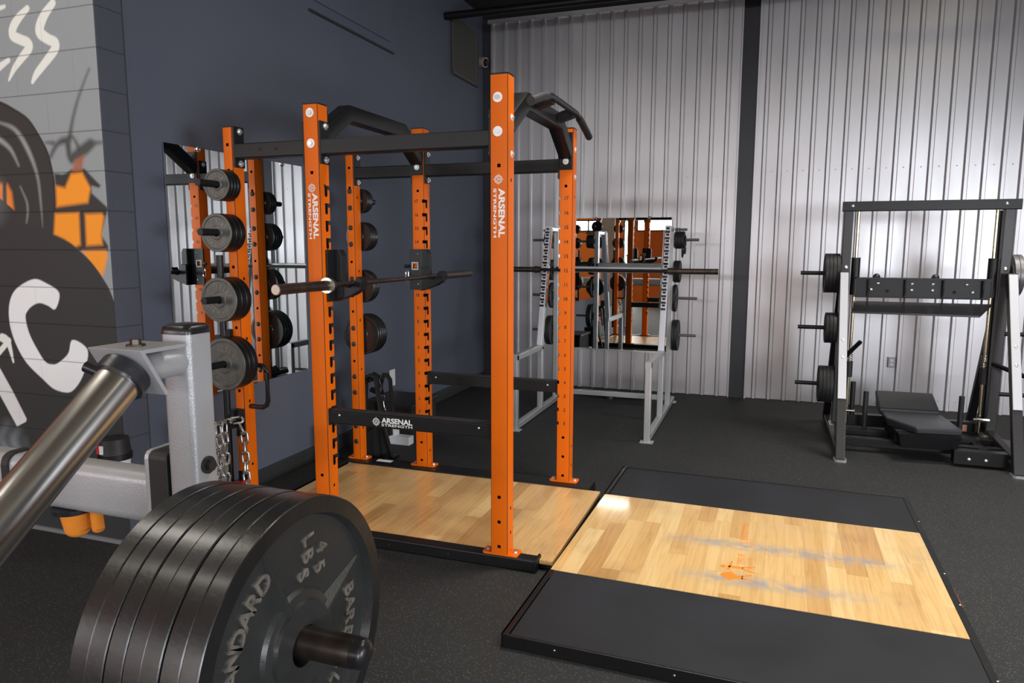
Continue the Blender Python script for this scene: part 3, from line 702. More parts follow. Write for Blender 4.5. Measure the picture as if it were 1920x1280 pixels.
# pull-up bar
pb = obj('pull_up_bar', MB().tube([(.085, .06, 2.108), (.085, .22, 2.155), (.085, .36, 2.186), (.085, .83, 2.186), (.085, .97, 2.155), (.085, 1.13, 2.108)], .0155, 16), BLACKM, rack, smooth=40)
for pts in (((.085, .055, 2.1066), (.085, .22, 2.155), (.085, .30, 2.173)), ((.085, .90, 2.171), (.085, .97, 2.155), (.085, 1.135, 2.1066))):
    obj('grip_sleeve', MB().tube(pts, .020, 16), RUBBER, pb, smooth=40)
for y in (.40, .79): obj('bar_bracket', MB().rect([(0, y, 2.158), (.08, y, 2.182)], .05, .05, .004, up=(0, 1, 0)), BLACKM, pb, bevel=.003)
# base rails
zr = .058
for y0, y1, nm in ((-.004, .066, 0), (1.052, 1.125 if False else W+.075, 1)):
    r = obj('base_rail', MB().rect([(-1.56, (y0+y1)/2, zr/2+.001), (.128, (y0+y1)/2, zr/2+.001)], y1-y0, zr-.002, .006), BLACKM, rack)
    obj('end_plate', MB().prism([(y0-.002, .001), (y1+.03, .001), (y1+.03, .035), (y1+.006, zr+.006), (y0-.002, zr+.002)], 'x', .128, .140), BLACKM, r, bevel=.002)
    for x in (-.30, -.62): obj('rail_hole', MB().cyl((x, y0-.0008, .03), (x, y0+.001, .03), .006, 10), HOLE_SHADE, r)
obj('rear_rail', MB().rect([(-1.56, .066, .03), (-1.56, 1.052, .03)], .07, zr-.002, .006), BLACKM, rack)
obj('warning_label', MB().box(-1.34, -1.23, W+.005, W+.05, .0585, .0592), WHITEPL, rack, 'white and red warning sticker')
obj('leveling_bolt', MB().dome((-1.50, 1.049, .035), (0, -1, 0), .018, .014), ZINC, rack, 'zinc domed bolt')
# storage pegs
PZ = [1.785, 1.552, 1.222, .897, .572, .235]
PR = .0175
for key, yy, sg in (('P1', 0, -1), ('P4', W+S, 1)):
    for z in PZ:
        cx = X1-.0573/2
        pg = obj('storage_peg', MB().cyl((cx, yy, z), (cx, yy+sg*.215, z), PR, 20), BLACKM, rack, smooth=40)
        obj('peg_collar', MB().box(cx-.027, cx+.027, yy, yy+sg*.006, z-.075, z+.075), BLACKM, pg, bevel=.002)
        if key == 'P4':
            for dz in (.053, -.053): obj('bolt_plug', MB().dome((cx, W-.0005, z+dz), (0, -1, 0), .0165, .009), RUBBER, pg, smooth=60)
# vertical holder tube and band handle on the rear post
hb = obj('holder_tube', MB().cyl((-1.548, -.02, .16), (-1.548, -.02, 1.44), .0165, 16), BLACKM, rack, smooth=40)
for z in (.60, 1.02): obj('holder_tab', MB().box(-1.545, -1.505, -.024, .02, z, z+.04), BLACKM, hb)
obj('side_handle', MB().tube([(X1-.01, .045, .872), (-1.375, .045, .872), (-1.350, .045, .862), (-1.340, .045, .838), (-1.340, .045, .69), (-1.350, .045, .665), (-1.375, .045, .652), (X1-.01, .045, .652)], .013, 14), BLACKG, rack, smooth=50)
# wooden insert between the rails
ins = thing('platform_insert', 'worn maple plank insert lying inside the base of the orange rack', 'platform', (-.65, .56, 0))
obj('plank_deck', MB().box(-1.50, .206, .066, 1.050, .030, .049), WOODR, ins)
obj('underlay', MB().box(-1.50, .204, .068, 1.048, .0, .030), RUBBER, ins)
obj('front_extension', MB().box(.142, .206, .040, .066, .030, .049), WOODR, ins)

# ---- J-cups, safeties and barbells
def jcup(yin, sg, label):
    """yin = inner face of the post, sg = direction into the cage"""
    t = thing('j_cup', label, 'barbell hook', (X2-S/2, yin, 1.34), 'J-cups holding the barbell')
    y0, y1 = yin+sg*.001, yin+sg*.013
    xa, xb = X2-S-.016, X2+.012
    mb = MB(); wx0, wx1, wz0, wz1 = -1.032, -.998, 1.345, 1.383
    for b in ((xa, wx0, 1.215, 1.469), (wx1, xb, 1.215, 1.469), (wx0, wx1, 1.215, wz0), (wx0, wx1, wz1, 1.469)): mb.box(b[0], b[1], y0, y1, b[2], b[3])
    obj('back_plate', mb, BLACKM, t)
    fr = MB(); yy0, yy1 = sorted((y1, y1+sg*.002))
    for b in ((wx0-.006, wx0+.002, wz0-.006, wz1+.006), (wx1-.002, wx1+.006, wz0-.006, wz1+.006), (wx0, wx1, wz0-.006, wz0+.002), (wx0, wx1, wz1-.002, wz1+.006)): fr.box(b[0], b[1], yy0, yy1, b[2], b[3])
    obj('window_rim', fr, OFFW, t, 'pale rim around the square window')
    a, b = sorted((yin-sg*.058, yin+sg*.013))
    obj('side_plate', MB().prism([(X2+.003, 1.215), (X2+.05, 1.235), (X2+.05, 1.44), (X2+.035, 1.469), (X2+.003, 1.469)], 'x' if False else 'y', *sorted((yin+sg*.002, yin+sg*.055))), BLACKM, t, bevel=.003)
    obj('guard_plate', MB().box(X2+.003, X2+.011, a, b, 1.215, 1.469), BLACKM, t, bevel=.002)
    hook = [(X2+.003, 1.212), (X2+.10, 1.245), (X2+.148, 1.272), (X2+.158, 1.322), (X2+.130, 1.338), (X2+.112, 1.300), (X2+.096, 1.286), (X2+.066, 1.286), (X2+.052, 1.31), (X2+.045, 1.36), (X2+.003, 1.36)]
    obj('hook_arm', MB().prism(hook, 'y', *sorted((yin+sg*.010, yin+sg*.070))), BLACKM, t, bevel=.003)
    k = obj('pull_pin', MB().cyl((xa-.002, yin+sg*.02, 1.362), (xa-.03, yin+sg*.02, 1.362), .011, 14), BLACKM, t, smooth=40)
    obj('spring_clip', MB().tube([(xa-.012+.010*math.cos(q), yin+sg*.022, 1.300+.034*math.sin(q)) for q in [2*PI*i/16 for i in range(16)]], .0042, 8, closed=True), CHROME, k, 'silver spring clip')
    for z in (1.44, 1.25): obj('rivet', MB().dome((X2-S/2, y1, z), (0, sg, 0), .004, .002), ZINC, t)
    return t
jcup(S, 1, 'black J-cup on the second orange post, carrying the near end of the barbell')
jcup(W, -1, 'black J-cup with square window on a far numbered post under the barbell')
def barbell(name, label, axis, c, y0, y1, col0, col1, mats=(DARKBAR, DARKBAR), grp=None, rings=(RIMRING, RINGD)):
    """a barbell lying along axis; c = the two other coordinates"""
    def P(a): return (c[0], a, c[1]) if axis == 'y' else (a, c[0], c[1])
    t = thing(name, label, 'barbell', P((y0+y1)/2), grp)
    obj('bar_shaft', MB().cyl(P(col0), P(col1), .0135, 18), mats[0], t, smooth=40)
    for a, b, s_, rg_ in ((y0, col0, 1, rings[0]), (y1, col1, -1, rings[1])):
        sl = obj('sleeve', MB().cyl(P(a), P(b), .0235, 28), mats[1], t, smooth=40)
        obj('end_cap', MB().cyl(P(a), P(a-s_*.002), .021, 24), ENDC, sl, 'worn metal end cap')
        rr_ = .037 if rg_ is RIMRING else .031; obj('collar_ring', MB().lathe([(.014, 0), (rr_, 0), (rr_, s_*.016), (.014, s_*.016)], P(b), axis, 28), rg_, sl, smooth=40)
        obj('inner_collar', MB().cyl(P(b+s_*.016), P(b+s_*.05), .028, 24), mats[1], sl, smooth=40)
    return t
barbell('barbell', 'dark worn steel barbell resting in the black J-cups of the orange rack', 'y', (-.870, 1.303), -.465, 1.631, -.096, 1.215)
def safety(y0, label, logo=False):
    t = thing('safety_bar', label, 'safety bar', ((X2-S/2), y0+.03, .64), 'safety bars across the orange rack')
    b = obj('bar_tube', MB().rect([(X2+.008, y0+.03, .643), (-S-.006, y0+.03, .643)], .062, .066, .006), BLACKM, t)
    obj('protector_strip', MB().box(X2+.012, -S-.01, y0+.004, y0+.056, .676, .681), RUBBER, t, bevel=.002)
    for x, s_ in ((X2, 1), (-S, -1)):
        obj('end_hook', MB().box(x+s_*.001, x+s_*.009, y0-.004, y0+.066, .60, .685), BLACKM, t, bevel=.002)
    for x in (X2+.062, -S-.062): obj('pin_hole', MB().dome((x, y0-.0012, .655), (0, -1, 0), .006, .002), ZINC, t)
    if logo:
        mb = MB(); yy = y0-.0014
        put_text(mb, 'ARSENAL', (-.571, yy, .6500), (1, 0, 0), (0, 0, 1), .166, .0265, .0008, .03)
        put_text(mb, 'STRENGTH', (-.571, yy, .6275), (1, 0, 0), (0, 0, 1), .166, .0125, .0008, .01)
        crosshair(mb, (-.683, yy, .641), (1, 0, 0), (0, 0, 1), .0225)
        obj('logo_print', mb, WHITEP, b, 'white scratched crosshair logo and ARSENAL STRENGTH lettering')
    return t
safety(.012, 'black safety bar with white ARSENAL STRENGTH print, between the two near orange posts', True)
safety(W+.012, 'black plain safety bar between the two far orange posts')

# ---- weight plates
def plate_mesh(r, t, hub=.03, hole=.019, rim=.012, rec=.005, axis='y', back=True):
    """front toward negative axis; body between 0 (back) and -t (front)"""
    rb = rec if back else 0
    prof = [(hole, -t+.001), (hub, -t+.001), (hub+.004, -t+rec), (r-rim-.004, -t+rec), (r-rim, -t), (r-.002, -t), (r, -t+.002), (r, -.002), (r-.002, 0), (r-rim, 0), (r-rim-.004, -rb), (hub+.004, -rb), (hub, 0), (hole, 0)]
    return MB().lathe(prof, (0, 0, 0), axis, 56)
def split_faces(o, axis, m2):
    o.data.materials.append(m2)
    for p in o.data.polygons:
        if abs(p.normal[axis]) > .6: p.material_index = 1
def arc_text(mb, txt, r, a_mid, da, size, plane='y', d=.001, depth=.0015, flip=False, wide=1.0):
    """letters on a circle seen from the negative axis side; tops outward; angle measured counter-clockwise from the viewer's right"""
    n = len(txt)
    for i, ch in enumerate(txt):
        if ch == ' ': continue
        a = a_mid-(i-(n-1)/2)*da*(-1 if flip else 1)
        me = text_mesh(ch, 1.0, .5, .03)
        h = me['h']; sc = size/.70
        ru = V(math.cos(a), 0, math.sin(a)); rt = V(math.sin(a), 0, -math.cos(a))
        if flip: ru, rt = -ru, -rt
        o = V(r*math.cos(a), -d, r*math.sin(a))
        M_ = frame_matrix(o, rt, ru, sc*wide, sc, depth)
        if plane == 'x':   # seen from +x: viewer right = +y
            T = Matrix(((0, -1, 0, 0), (1, 0, 0, 0), (0, 0, 1, 0), (0, 0, 0, 1))); M_ = T @ M_
        mb.add_mesh(me, M_)
PLATEL2 = mat('raised_letter_paint', (.16, .155, .135), .38, .5)
def rack_plate(r, t, word, face=PLATEG, edge=BLACKM, lettered=True, stack=False, hub=None):
    root = thing('weight_plate', 'x', 'weight plate', (0, 0, 0))
    hub = hub or max(.026, r*.33)
    o = obj('plate_body', plate_mesh(r, t, hub, .0195, r*.13, .004), edge, root, smooth=30); split_faces(o, 1, face)
    if lettered:
        rr = (hub+r*.87)/2
        for w_, am, fl, sz in ((word, 55, False, .20), ('STANDARD', -95, True, .17)):
            mb = MB(); arc_text(mb, w_, rr, math.radians(am), r*sz*1.05/rr, r*sz, 'y', t-.0035, .003, flip=fl)
            obj('lettering', mb, PLATEL2, root, 'raised lettering %s' % w_)
    return root
def place(root, x, y, z, rot=0, label=None, group=None):
    root.location = (x, y, z); root.rotation_euler = (0, rot, 0)
    if label: root['label'] = label
    if group: root['group'] = group
ordn = {2: ['outermost', 'inner'], 3: ['outermost', 'middle', 'innermost'], 4: ['outermost', 'second', 'third', 'innermost'], 5: ['outermost', 'second', 'third', 'fourth', 'innermost'], 1: ['only']}
cxp = X1-.0573/2
spec = [(1.785, .077, .021, 4, '2\u00bdLBS', 'small', 'topmost'), (1.552, .094, .034, 3, '5LBS', 'small', 'second-highest'), (1.222, .111, .036, 3, '10LBS', 'medium', 'third-highest'), (.897, .133, .032, 3, '25LBS', 'wide', 'fourth-highest')]
for z, r, t, n, word, sz, pos in spec:
    a = rack_plate(r, t, word); b = rack_plate(r, t, word, PLATE, BLACKM, lettered=False)
    for k in range(n):
        o = a if k == 0 else (b if k == 1 else copy_tree(b))
        place(o, cxp, -.006-(n-1-k)*(t+.0008), z-.0015, random.uniform(-.3, .3) if k else 0,
              '%s %s iron plate marked %s on the %s peg of the left front post' % (ordn[n][k], sz, word, pos) if k == 0 else '%s %s iron plate on the %s peg of the left front post' % (ordn[n][k], sz, pos),
              'iron plates on the left front post')
for z, r, n, t, pos in ((1.785, .079, 3, .022, 'topmost'), (1.552, .096, 4, .023, 'second-highest'), (1.222, .110, 3, .024, 'third-highest'), (.897, .136, 4, .028, 'fourth-highest')):
    a = rack_plate(r, t, '', PLATE, BLACKM, lettered=False)
    for k in range(n):
        o = a if k == 0 else copy_tree(a)
        place(o, cxp, W+S+.008+t+k*(t+.0008), z-.0015, 0, '%s dark plate on the %s peg of the far rear orange post' % (ordn[n][n-1-k], pos), 'dark plates behind the far rear post')
# ---- chain draped over the low peg, strand by strand
def chain(label, strands):
    t = thing('steel_chain', label, 'chain', strands[0][0])
    base = None; pitch = .052
    for P in strands:
        P = [Vector(p) for p in P]; seg = [(b-a).length for a, b in zip(P[:-1], P[1:])]; tot = sum(seg); n = int(tot/pitch)
        for i in range(n):
            d = (i+.5)*pitch; j = 0
            while j < len(seg)-1 and d > seg[j]: d -= seg[j]; j += 1
            p = P[j]+(P[j+1]-P[j])*(d/seg[j]); dr = (P[j+1]-P[j]).normalized()
            if base is None:
                L, w_ = .0150, .0170; pts = []
                for q in range(12):
                    an = 2*PI*q/12; pts.append((w_*math.cos(an), 0, w_*math.sin(an)+(L if math.sin(an) > 0 else -L)))
                base = obj('chain_link', MB().tube(pts, .0062, 8, closed=True), CHAINM, t, smooth=60); o = base; base.location = (0, 0, 0)
                base.data.transform(Matrix.Translation(t.location))
            else:
                o = base.copy(); C.objects.link(o)
            o.parent = t; o.location = p-t.location
            q = dr.to_track_quat('Z', 'Y') @ Quaternion((0, 0, 1), (PI/2 if i % 2 else 0)+.5+random.uniform(-.2, .2))
            o.rotation_mode = 'QUATERNION'; o.rotation_quaternion = q
    return t
py = .572+PR+.006
chain('heavy galvanized chain draped in loops over the low peg of the left front post', [
    [(cxp+.060, -.045, .22), (cxp+.056, -.045, .52), (cxp+.030, -.060, py+.005), (cxp-.002, -.085, py+.004), (cxp-.032, -.09, py-.014), (cxp-.050, -.095, .52), (cxp-.055, -.10, .25)],
    [(cxp+.02, -.150, .24), (cxp+.028, -.150, .50), (cxp+.020, -.145, py-.012), (cxp-.001, -.140, py+.004), (cxp-.022, -.140, py-.02), (cxp-.028, -.140, .24)],
    [(cxp+.028, -.19, .24), (cxp+.030, -.19, .52), (cxp+.016, -.185, py-.008), (cxp-.006, -.18, py+.004), (cxp-.03, -.18, .54), (cxp-.034, -.185, .24)]])
t = tag(obj('red_strap', MB().rect([(cxp-.01, -.05, .262), (cxp+.05, -.06, .275), (cxp+.065, -.07, .262)], .02, .012, .004, seg=2), RED, loc=(cxp, -.05, .262)), 'short red strap lying over the lowest peg behind the chain', 'strap')

# ---- straps and harness on the far rear post
hx0, hy0 = cxp, W+S
t = thing('cable_strap', 'black padded cable straps with metal clips hanging from the far rear post', 'strap', (hx0, hy0+.1, .59), None)
def strap(pts, w, th): return MB().rect(pts, w, th, .002, up=(0, 1, 0))
obj('wide_loop', strap([(hx0-.02, hy0+.06, .30), (hx0+.0, hy0+.06, .60), (hx0+.03, hy0+.06, .617), (hx0+.075, hy0+.06, .60), (hx0+.09, hy0+.06, .50), (hx0+.115, hy0+.06, .32)], .012, .05), FABRIC, t)
obj('handle_loop', MB().tube([(hx0+.085, hy0+.13, .47), (hx0+.083, hy0+.13, .575), (hx0+.098, hy0+.13, .607), (hx0+.125, hy0+.13, .607), (hx0+.148, hy0+.13, .575), (hx0+.155, hy0+.13, .42), (hx0+.175, hy0+.13, .25)], .014, 12), FABRIC, t, smooth=50)
obj('loop_end', MB().tube([(hx0+.002, hy0+.12, .58), (hx0+.03, hy0+.12, .605), (hx0+.06, hy0+.12, .59), (hx0+.062, hy0+.12, .53), (hx0+.03, hy0+.12, .49), (hx0+.0, hy0+.12, .50)], .018, 12), FABRIC, t, smooth=50)
obj('metal_clip', MB().tube([(hx0+.088+.014*math.cos(q), hy0+.13, .445+.024*math.sin(q)) for q in [2*PI*i/14 for i in range(14)]], .0028, 8, closed=True), CHROME, t, 'silver snap ring')
obj('metal_clip', MB().tube([(hx0+.092, hy0+.13, .42), (hx0+.098, hy0+.128, .38), (hx0+.11, hy0+.13, .35), (hx0+.107, hy0+.13, .39)], .003, 8), CHROME, t, 'silver snap hook')
t = thing('sled_frame', 'black slanted frame and bag leaning behind the far rear post', 'exercise frame', (hx0+.08, hy0+.25, 0))
obj('bag_body', MB().loft([[(x, y, 0.0) for x, y in ((-1.57, 1.32), (-1.45, 1.32), (-1.44, 1.46), (-1.57, 1.46))], [(x, y, .22) for x, y in ((-1.56, 1.31), (-1.46, 1.31), (-1.45, 1.46), (-1.56, 1.46))], [(x, y, .40) for x, y in ((-1.54, 1.33), (-1.47, 1.33), (-1.46, 1.45), (-1.54, 1.45))]]), FABRIC, t, bevel=.02)
obj('frame_bar', MB().rect([(-1.45, 1.34, .40), (-1.35, 1.34, .02)], .03, .03, .004), BLACKM, t)
obj('frame_bar', MB().rect([(-1.40, 1.40, .40), (-1.39, 1.40, .16)], .04, .03, .004), FABRIC, t)
obj('frame_foot', MB().box(-1.40, -1.33, 1.28, 1.42, 0, .02), BLACKM, t)
t = thing('roller', 'upright black cylinder on the floor between the two left orange posts', 'roller', (-1.70, 1.06, 0))
obj('roller_body', MB().cyl((-1.66, 1.10, 0), (-1.66, 1.10, .27), .035, 24), FABRIC, t, smooth=40)
t = thing('plyo_box', 'low black box step against the left wall', 'box', (-1.62, 2.0, 0))
obj('box_body', MB().box(-1.832, -1.42, 1.79, 2.22, 0.0, .26), FABRIC, t, bevel=.006)
obj('box_lid', MB().box(-1.836, -1.40, 1.765, 2.24, .26, .291), RUBBER, t, bevel=.006)
t = thing('foam_block', 'white L-shaped block on the floor behind the printed safety bar', 'block', (-1.5, 1.66, 0))
obj('base_block', MB().box(-1.57, -1.40, 1.70, 1.78, .0, .062), WHITEPL, t, bevel=.003)
obj('upright_block', MB().box(-1.57, -1.52, 1.70, 1.78, .062, .13), WHITEPL, t, bevel=.003)
t = thing('foam_block', 'white slanted block half hidden behind the black frame bar', 'block', (-1.6, 1.60, 0))
obj('block_body', MB().box(-1.64, -1.60, 1.60, 1.66, 0, .10), WHITEPL, t, bevel=.003)

# ------------------------------------------------------------------ lifting platform
TH = -.0209
pl = thing('lifting_platform', 'low lifting platform with maple centre between two black rubber mats', 'platform', (0, 0, 0))
def prot(o): o.rotation_euler = (0, 0, TH)
px0, px1, py0, py1, wy0, wy1 = .212, 1.857, -.6206, 1.584, -.0334, 1.0244
obj('wood_centre', MB().box(px0+.008, px1-.012, wy0, wy1, .012, .050), WOODP, pl)
for a, b in ((py0+.012, wy0-.002), (wy1+.002, py1-.012)):
    obj('rubber_mat', MB().box(px0+.03, px1-.012, a, b, .012, .0495), MATBLACK, pl, bevel=.002)
fr = [('front', (px0, px1, py0, py0+.011)), ('back', (px0, px1, py1-.011, py1)), ('right', (px1-.011, px1+.018, py0, py1))]
for n_, (a, b, c, d) in fr: obj('steel_edge', MB().box(a, b, c, d, 0, .053 if n_ != 'right' else .049), BLACKM, pl, bevel=.002)
for c, d in ((py0, wy0-.01), (wy1+.005, py1)):
    e = obj('steel_edge', MB().box(px0, px0+.010, c, d, 0, .056).box(px0, px0+.028, c, d, .050, .056), BLACKM, pl, bevel=.002)
for x in (.42, .85, 1.28): obj('edge_screw', MB().dome((x, py0, .030), (0, -1, 0), .004, .002), ZINC, pl)
for y in (-.3, .25, .55, 1.2): obj('edge_screw', MB().dome((px1+.012, y, .049), (0, 0, 1), .004, .002), ZINC, pl)
obj('underlay', MB().box(px0+.01, px1-.012, py0+.012, py1-.012, 0, .012), RUBBER, pl)
# orange stencil: two lifters and worn lettering
PRINTO = mat('worn_orange_print', (.85, .22, .01), .5)
st = MB()
def loc2(x, y): c, q = math.cos(-TH), math.sin(-TH); return x*c-y*q, x*q+y*c
def blob(pts, z=.0504): st.bm.faces.new([st.bm.verts.new((*loc2(x, y), z)) for x, y in pts])
def strokes(pts, w, w2=None):
    for (a, b) in zip(pts[:-1], pts[1:]):
        a, b = Vector((*a, 0)), Vector((*b, 0)); d = (b-a).normalized(); n_ = V(-d.y, d.x, 0); w2_ = w if w2 is None else w2
        blob([tuple((a+n_*w)[:2]), tuple((a-n_*w)[:2]), tuple((b-n_*w2_)[:2]), tuple((b+n_*w2_)[:2])])
def circ(cx, cy, r, n=14): blob([(cx+r*math.cos(2*PI*i/n), cy+1.25*r*math.sin(2*PI*i/n)) for i in range(n)])
circ(.948, .256, .0125)
blob([(.965, .255), (.968, .268), (.985, .273), (1.034, .273), (1.034, .252), (.985, .249)])
strokes([(.970, .225), (.976, .262), (.984, .322)], .005, .004)
strokes([(1.03, .268), (1.086, .290)], .006, .003); strokes([(1.03, .256), (1.086, .226)], .006, .003)
obj('stencil_figure', st, PRINTO, pl, 'worn orange stencil of a slim standing lifter'); st = MB()
blob([(.936, .163), (.951, .186), (.975, .204), (.995, .203), (1.0, .188), (1.013, .176), (1.036, .182), (1.036, .149), (1.006, .145), (.984, .122), (.967, .136), (.951, .150)])
strokes([(1.03, .174), (1.074, .202)], .007, .004); strokes([(1.03, .157), (1.075, .152)], .007, .004)
obj('stencil_figure', st, PRINTO, pl, 'worn orange stencil of a broad hunched lifter'); st = MB()
for txt, y0, y1 in (('TRUE', .295, .425), ('STRONG', .545, .815)):
    o_ = loc2(1.022 if y0 < .5 else 1.028, (y0+y1)/2); u_ = loc2(0, 1); v_ = loc2(-1, 0)
    put_text(st, txt, (*o_, .0504), (*u_, 0), (*v_, 0), y1-y0, .030, .0006, -.012)
for y0, n in ((.275, 5), (.535, 4)):
    for k in range(n): strokes([(1.056, y0+k*.024), (1.074, y0+k*.024)], .0028)
obj('stencil_words', st, PRINTO, pl, 'worn orange stencilled lettering')
prot(pl)
tag(obj('chalk_mark', MB().box(1.906, 1.910, .30, .56, .0002, .0012), mat('red_tape', (.28, .05, .025), .8), loc=(1.9, .4, 0)), 'thin red line on the floor along the right platform edge', 'tape')

# ------------------------------------------------------------------ silver squat rack at the back wall
sq = thing('squat_rack', 'silver open squat rack with notched uprights before the back wall mirror', 'squat rack', (-.26, 3.1, 0))
Q = .048
def bar(name, a, b, parent, m=SILVERF, w=Q, h=Q, rr=.005, up=(0, 0, 1), **k): return obj(name, MB().rect([a, b], w, h, rr, up), m, parent, **k)
for x in (-.80, .27):
    sd = 1 if x > 0 else -1
    bar('front_post', (x, 2.41, 0.008), (x, 2.41, .62), sq, up=(0, 1, 0))
    obj('foot_plate', MB().box(x-.05, x+.05, 2.36, 2.44, 0, .009), SILVERF, sq, bevel=.002)
    bar('base_rail', (x, 2.43, .032), (x, 3.95, .032), sq)
    obj('foot_plate', MB().box(x-.045, x+.045, 3.88, 3.96, 0, .010), SILVERF, sq, bevel=.002)
    bar('safety_rail', (x, 2.385, .60), (x, 3.12, .60), sq)
    bar('middle_post', (x, 3.10, .05), (x, 3.10, .60), sq, up=(0, 1, 0))
    bar('rear_post', (x, 3.60, .05), (x, 3.60, 1.66), sq, up=(0, 1, 0))
    bar('top_stub', (x, 3.32, 1.645), (x, 3.60, 1.645), sq, w=.04, h=.04)
    nu = bar('notched_upright', (x, 3.075, .615), (x, 3.325, 1.665), sq, WHITEF, up=(0, 1, 0), w=.05, h=.05)
    d = (V(x, 3.325, 1.665)-V(x, 3.075, .615)).normalized(); nrm = V(0, -d.z, d.y)
    obj('hook_strip', MB().rect([V(x-sd*.036, 3.075+.32*.25-.012, .615+.32*1.05), V(x-sd*.036, 3.325-.012, 1.655)], .004, .045, .001, up=(0, 1, 0)), CHROME, nu)
    for k in range(13):
        u = .33+k*.0515; p = V(x, 3.075, .615)+(V(x, 3.325, 1.665)-V(x, 3.075, .615))*u+nrm*.026
        mb = MB()
        pts = [(p.y+.004, p.z-.016), (p.y-.010, p.z-.010), (p.y-.018, p.z+.008), (p.y-.013, p.z+.009), (p.y-.007, p.z-.003), (p.y+.004, p.z-.003)]
        mb.prism(pts, 'x', x-.020, x+.020)
        obj('bar_hook', mb, CHROME, nu, bevel=.001)
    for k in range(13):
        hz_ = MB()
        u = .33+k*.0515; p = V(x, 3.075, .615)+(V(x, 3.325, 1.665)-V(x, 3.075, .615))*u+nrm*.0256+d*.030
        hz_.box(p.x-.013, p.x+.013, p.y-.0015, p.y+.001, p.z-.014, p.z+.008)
        obj('notch_shade', hz_, HOLE_SHADE, nu, 'dark square painted as the shade in a cut-out')  # thin dark box laid on the upright as the shade of an opening
    for z in (1.549, 1.27, 1.03, .695):
        pg = obj('storage_peg', MB().cyl((x+sd*.02, 3.60, z), (x+sd*.235, 3.60, z), .0125, 16), PEGM, sq, smooth=40)
    obj('top_peg', MB().cyl((x+sd*.02, 3.60, 1.64), (x+sd*.13, 3.60, 1.64), .011, 14), PEGM, sq, smooth=40)
bar('rear_crossbar', (-.80, 3.60, 1.278), (.27, 3.60, 1.278), sq, h=.055)
bar('lower_crossbar', (-.80, 3.64, .10), (.27, 3.64, .10), sq, h=.045)
bar('mirror_height_crossbar', (-.80, 3.66, .43), (.27, 3.66, .43), sq, w=.02, h=.02) if False else None
t = thing('collar_clips', 'silver spring collars hanging on the top right stub of the squat rack', 'barbell collar', (.31, 3.6, 1.64))
for k in range(2): obj('spring_coil', MB().tube([(.315+k*.02, 3.60+.022*math.cos(q), 1.635+.022*math.sin(q)) for q in [2*PI*i/14 for i in range(14)]], .005, 8, closed=True), CHROME, t, smooth=60)
barbell('barbell', 'dark barbell lying across the notched uprights of the silver rack', 'x', (3.148, 1.285), -1.26, .705, -.872, .345, (BLACKM, DARKBAR), rings=(RINGD, RINGD))
def side_plate(r, t, m=RUBBER):
    root = thing('weight_plate', 'x', 'weight plate', (0, 0, 0))
    o = obj('plate_body', plate_mesh(r, t, r*.3, .0145, r*.14, .005, 'x'), m, root, smooth=30)
    return root
for z, r, n, pos in ((1.549, .077, 3, 'top'), (1.27, .098, 2, 'second'), (1.03, .122, 1, 'third'), (.695, .140, 2, 'lowest')):
    a = side_plate(r, .026)
    for j, (x, sd, nm) in enumerate(((.27, 1, 'right'), (-.80, -1, 'left'))):
        for k in range(n):
            o = a if (j == 0 and k == 0) else copy_tree(a)
            if sd > 0: place(o, x+.030+(k+1)*.0268, 3.60, z-.001)
            else:
                o.location = (x-.030-(k+1)*.0268, 3.60, z-.001); o.rotation_euler = (0, 0, PI)
            o['label'] = '%s black plate on the %s peg at the %s side of the silver rack' % (ordn[n][n-1-k], pos, nm); o['group'] = 'black plates on the silver squat rack'
            # rotate plates so that the back is toward the post
            if sd > 0: o.rotation_euler = (0, 0, PI); o.location.x = x+.030+k*.0268
            else: o.rotation_euler = (0, 0, 0); o.location.x = x-.030-k*.0268
t = thing('resistance_band', 'black elastic bands looped over the topmost right peg of the silver rack', 'band', (.40, 3.6, 1.55))
obj('band_loop', MB().rect([(.352, 3.6-.03, 1.50), (.350, 3.6-.022, 1.56), (.352, 3.6, 1.585), (.350, 3.6+.022, 1.56), (.352, 3.6+.03, 1.50), (.350, 3.6, 1.47)], .006, .012, .002), RUBBER, t) if False else obj('band_loop', MB().tube([(.385, 3.6+.03*math.cos(q), 1.505+.075*math.sin(q)) for q in [2*PI*i/16 for i in range(16)]], .008, 8, closed=True), RUBBER, t, smooth=60)
obj('band_loop', MB().tube([(.365, 3.6+.034*math.cos(q), 1.49+.090*math.sin(q)) for q in [2*PI*i/16 for i in range(16)]], .008, 8, closed=True), RUBBER, t, smooth=60)
t = thing('floor_anchor', 'low black metal base with splayed arms on the floor below the wall mirror', 'floor base', (-.3, 3.95, 0))
obj('hub', MB().dome((-.33, 3.93, 0), (0, 0, 1), .06, .075, 16), BLACKM, t, smooth=50)
for a, b in (((-.60, 4.02, .03), (-.36, 3.94, .02)), ((-.04, 3.99, .03), (-.30, 3.94, .02))): obj('base_arm', MB().rect([a, b], .05, .045, .004), BLACKM, t)
obj('base_pad', MB().box(-.66, -.54, 3.98, 4.10, 0, .05).box(-.10, .04, 3.95, 4.06, 0, .035), BLACKM, t, bevel=.006)

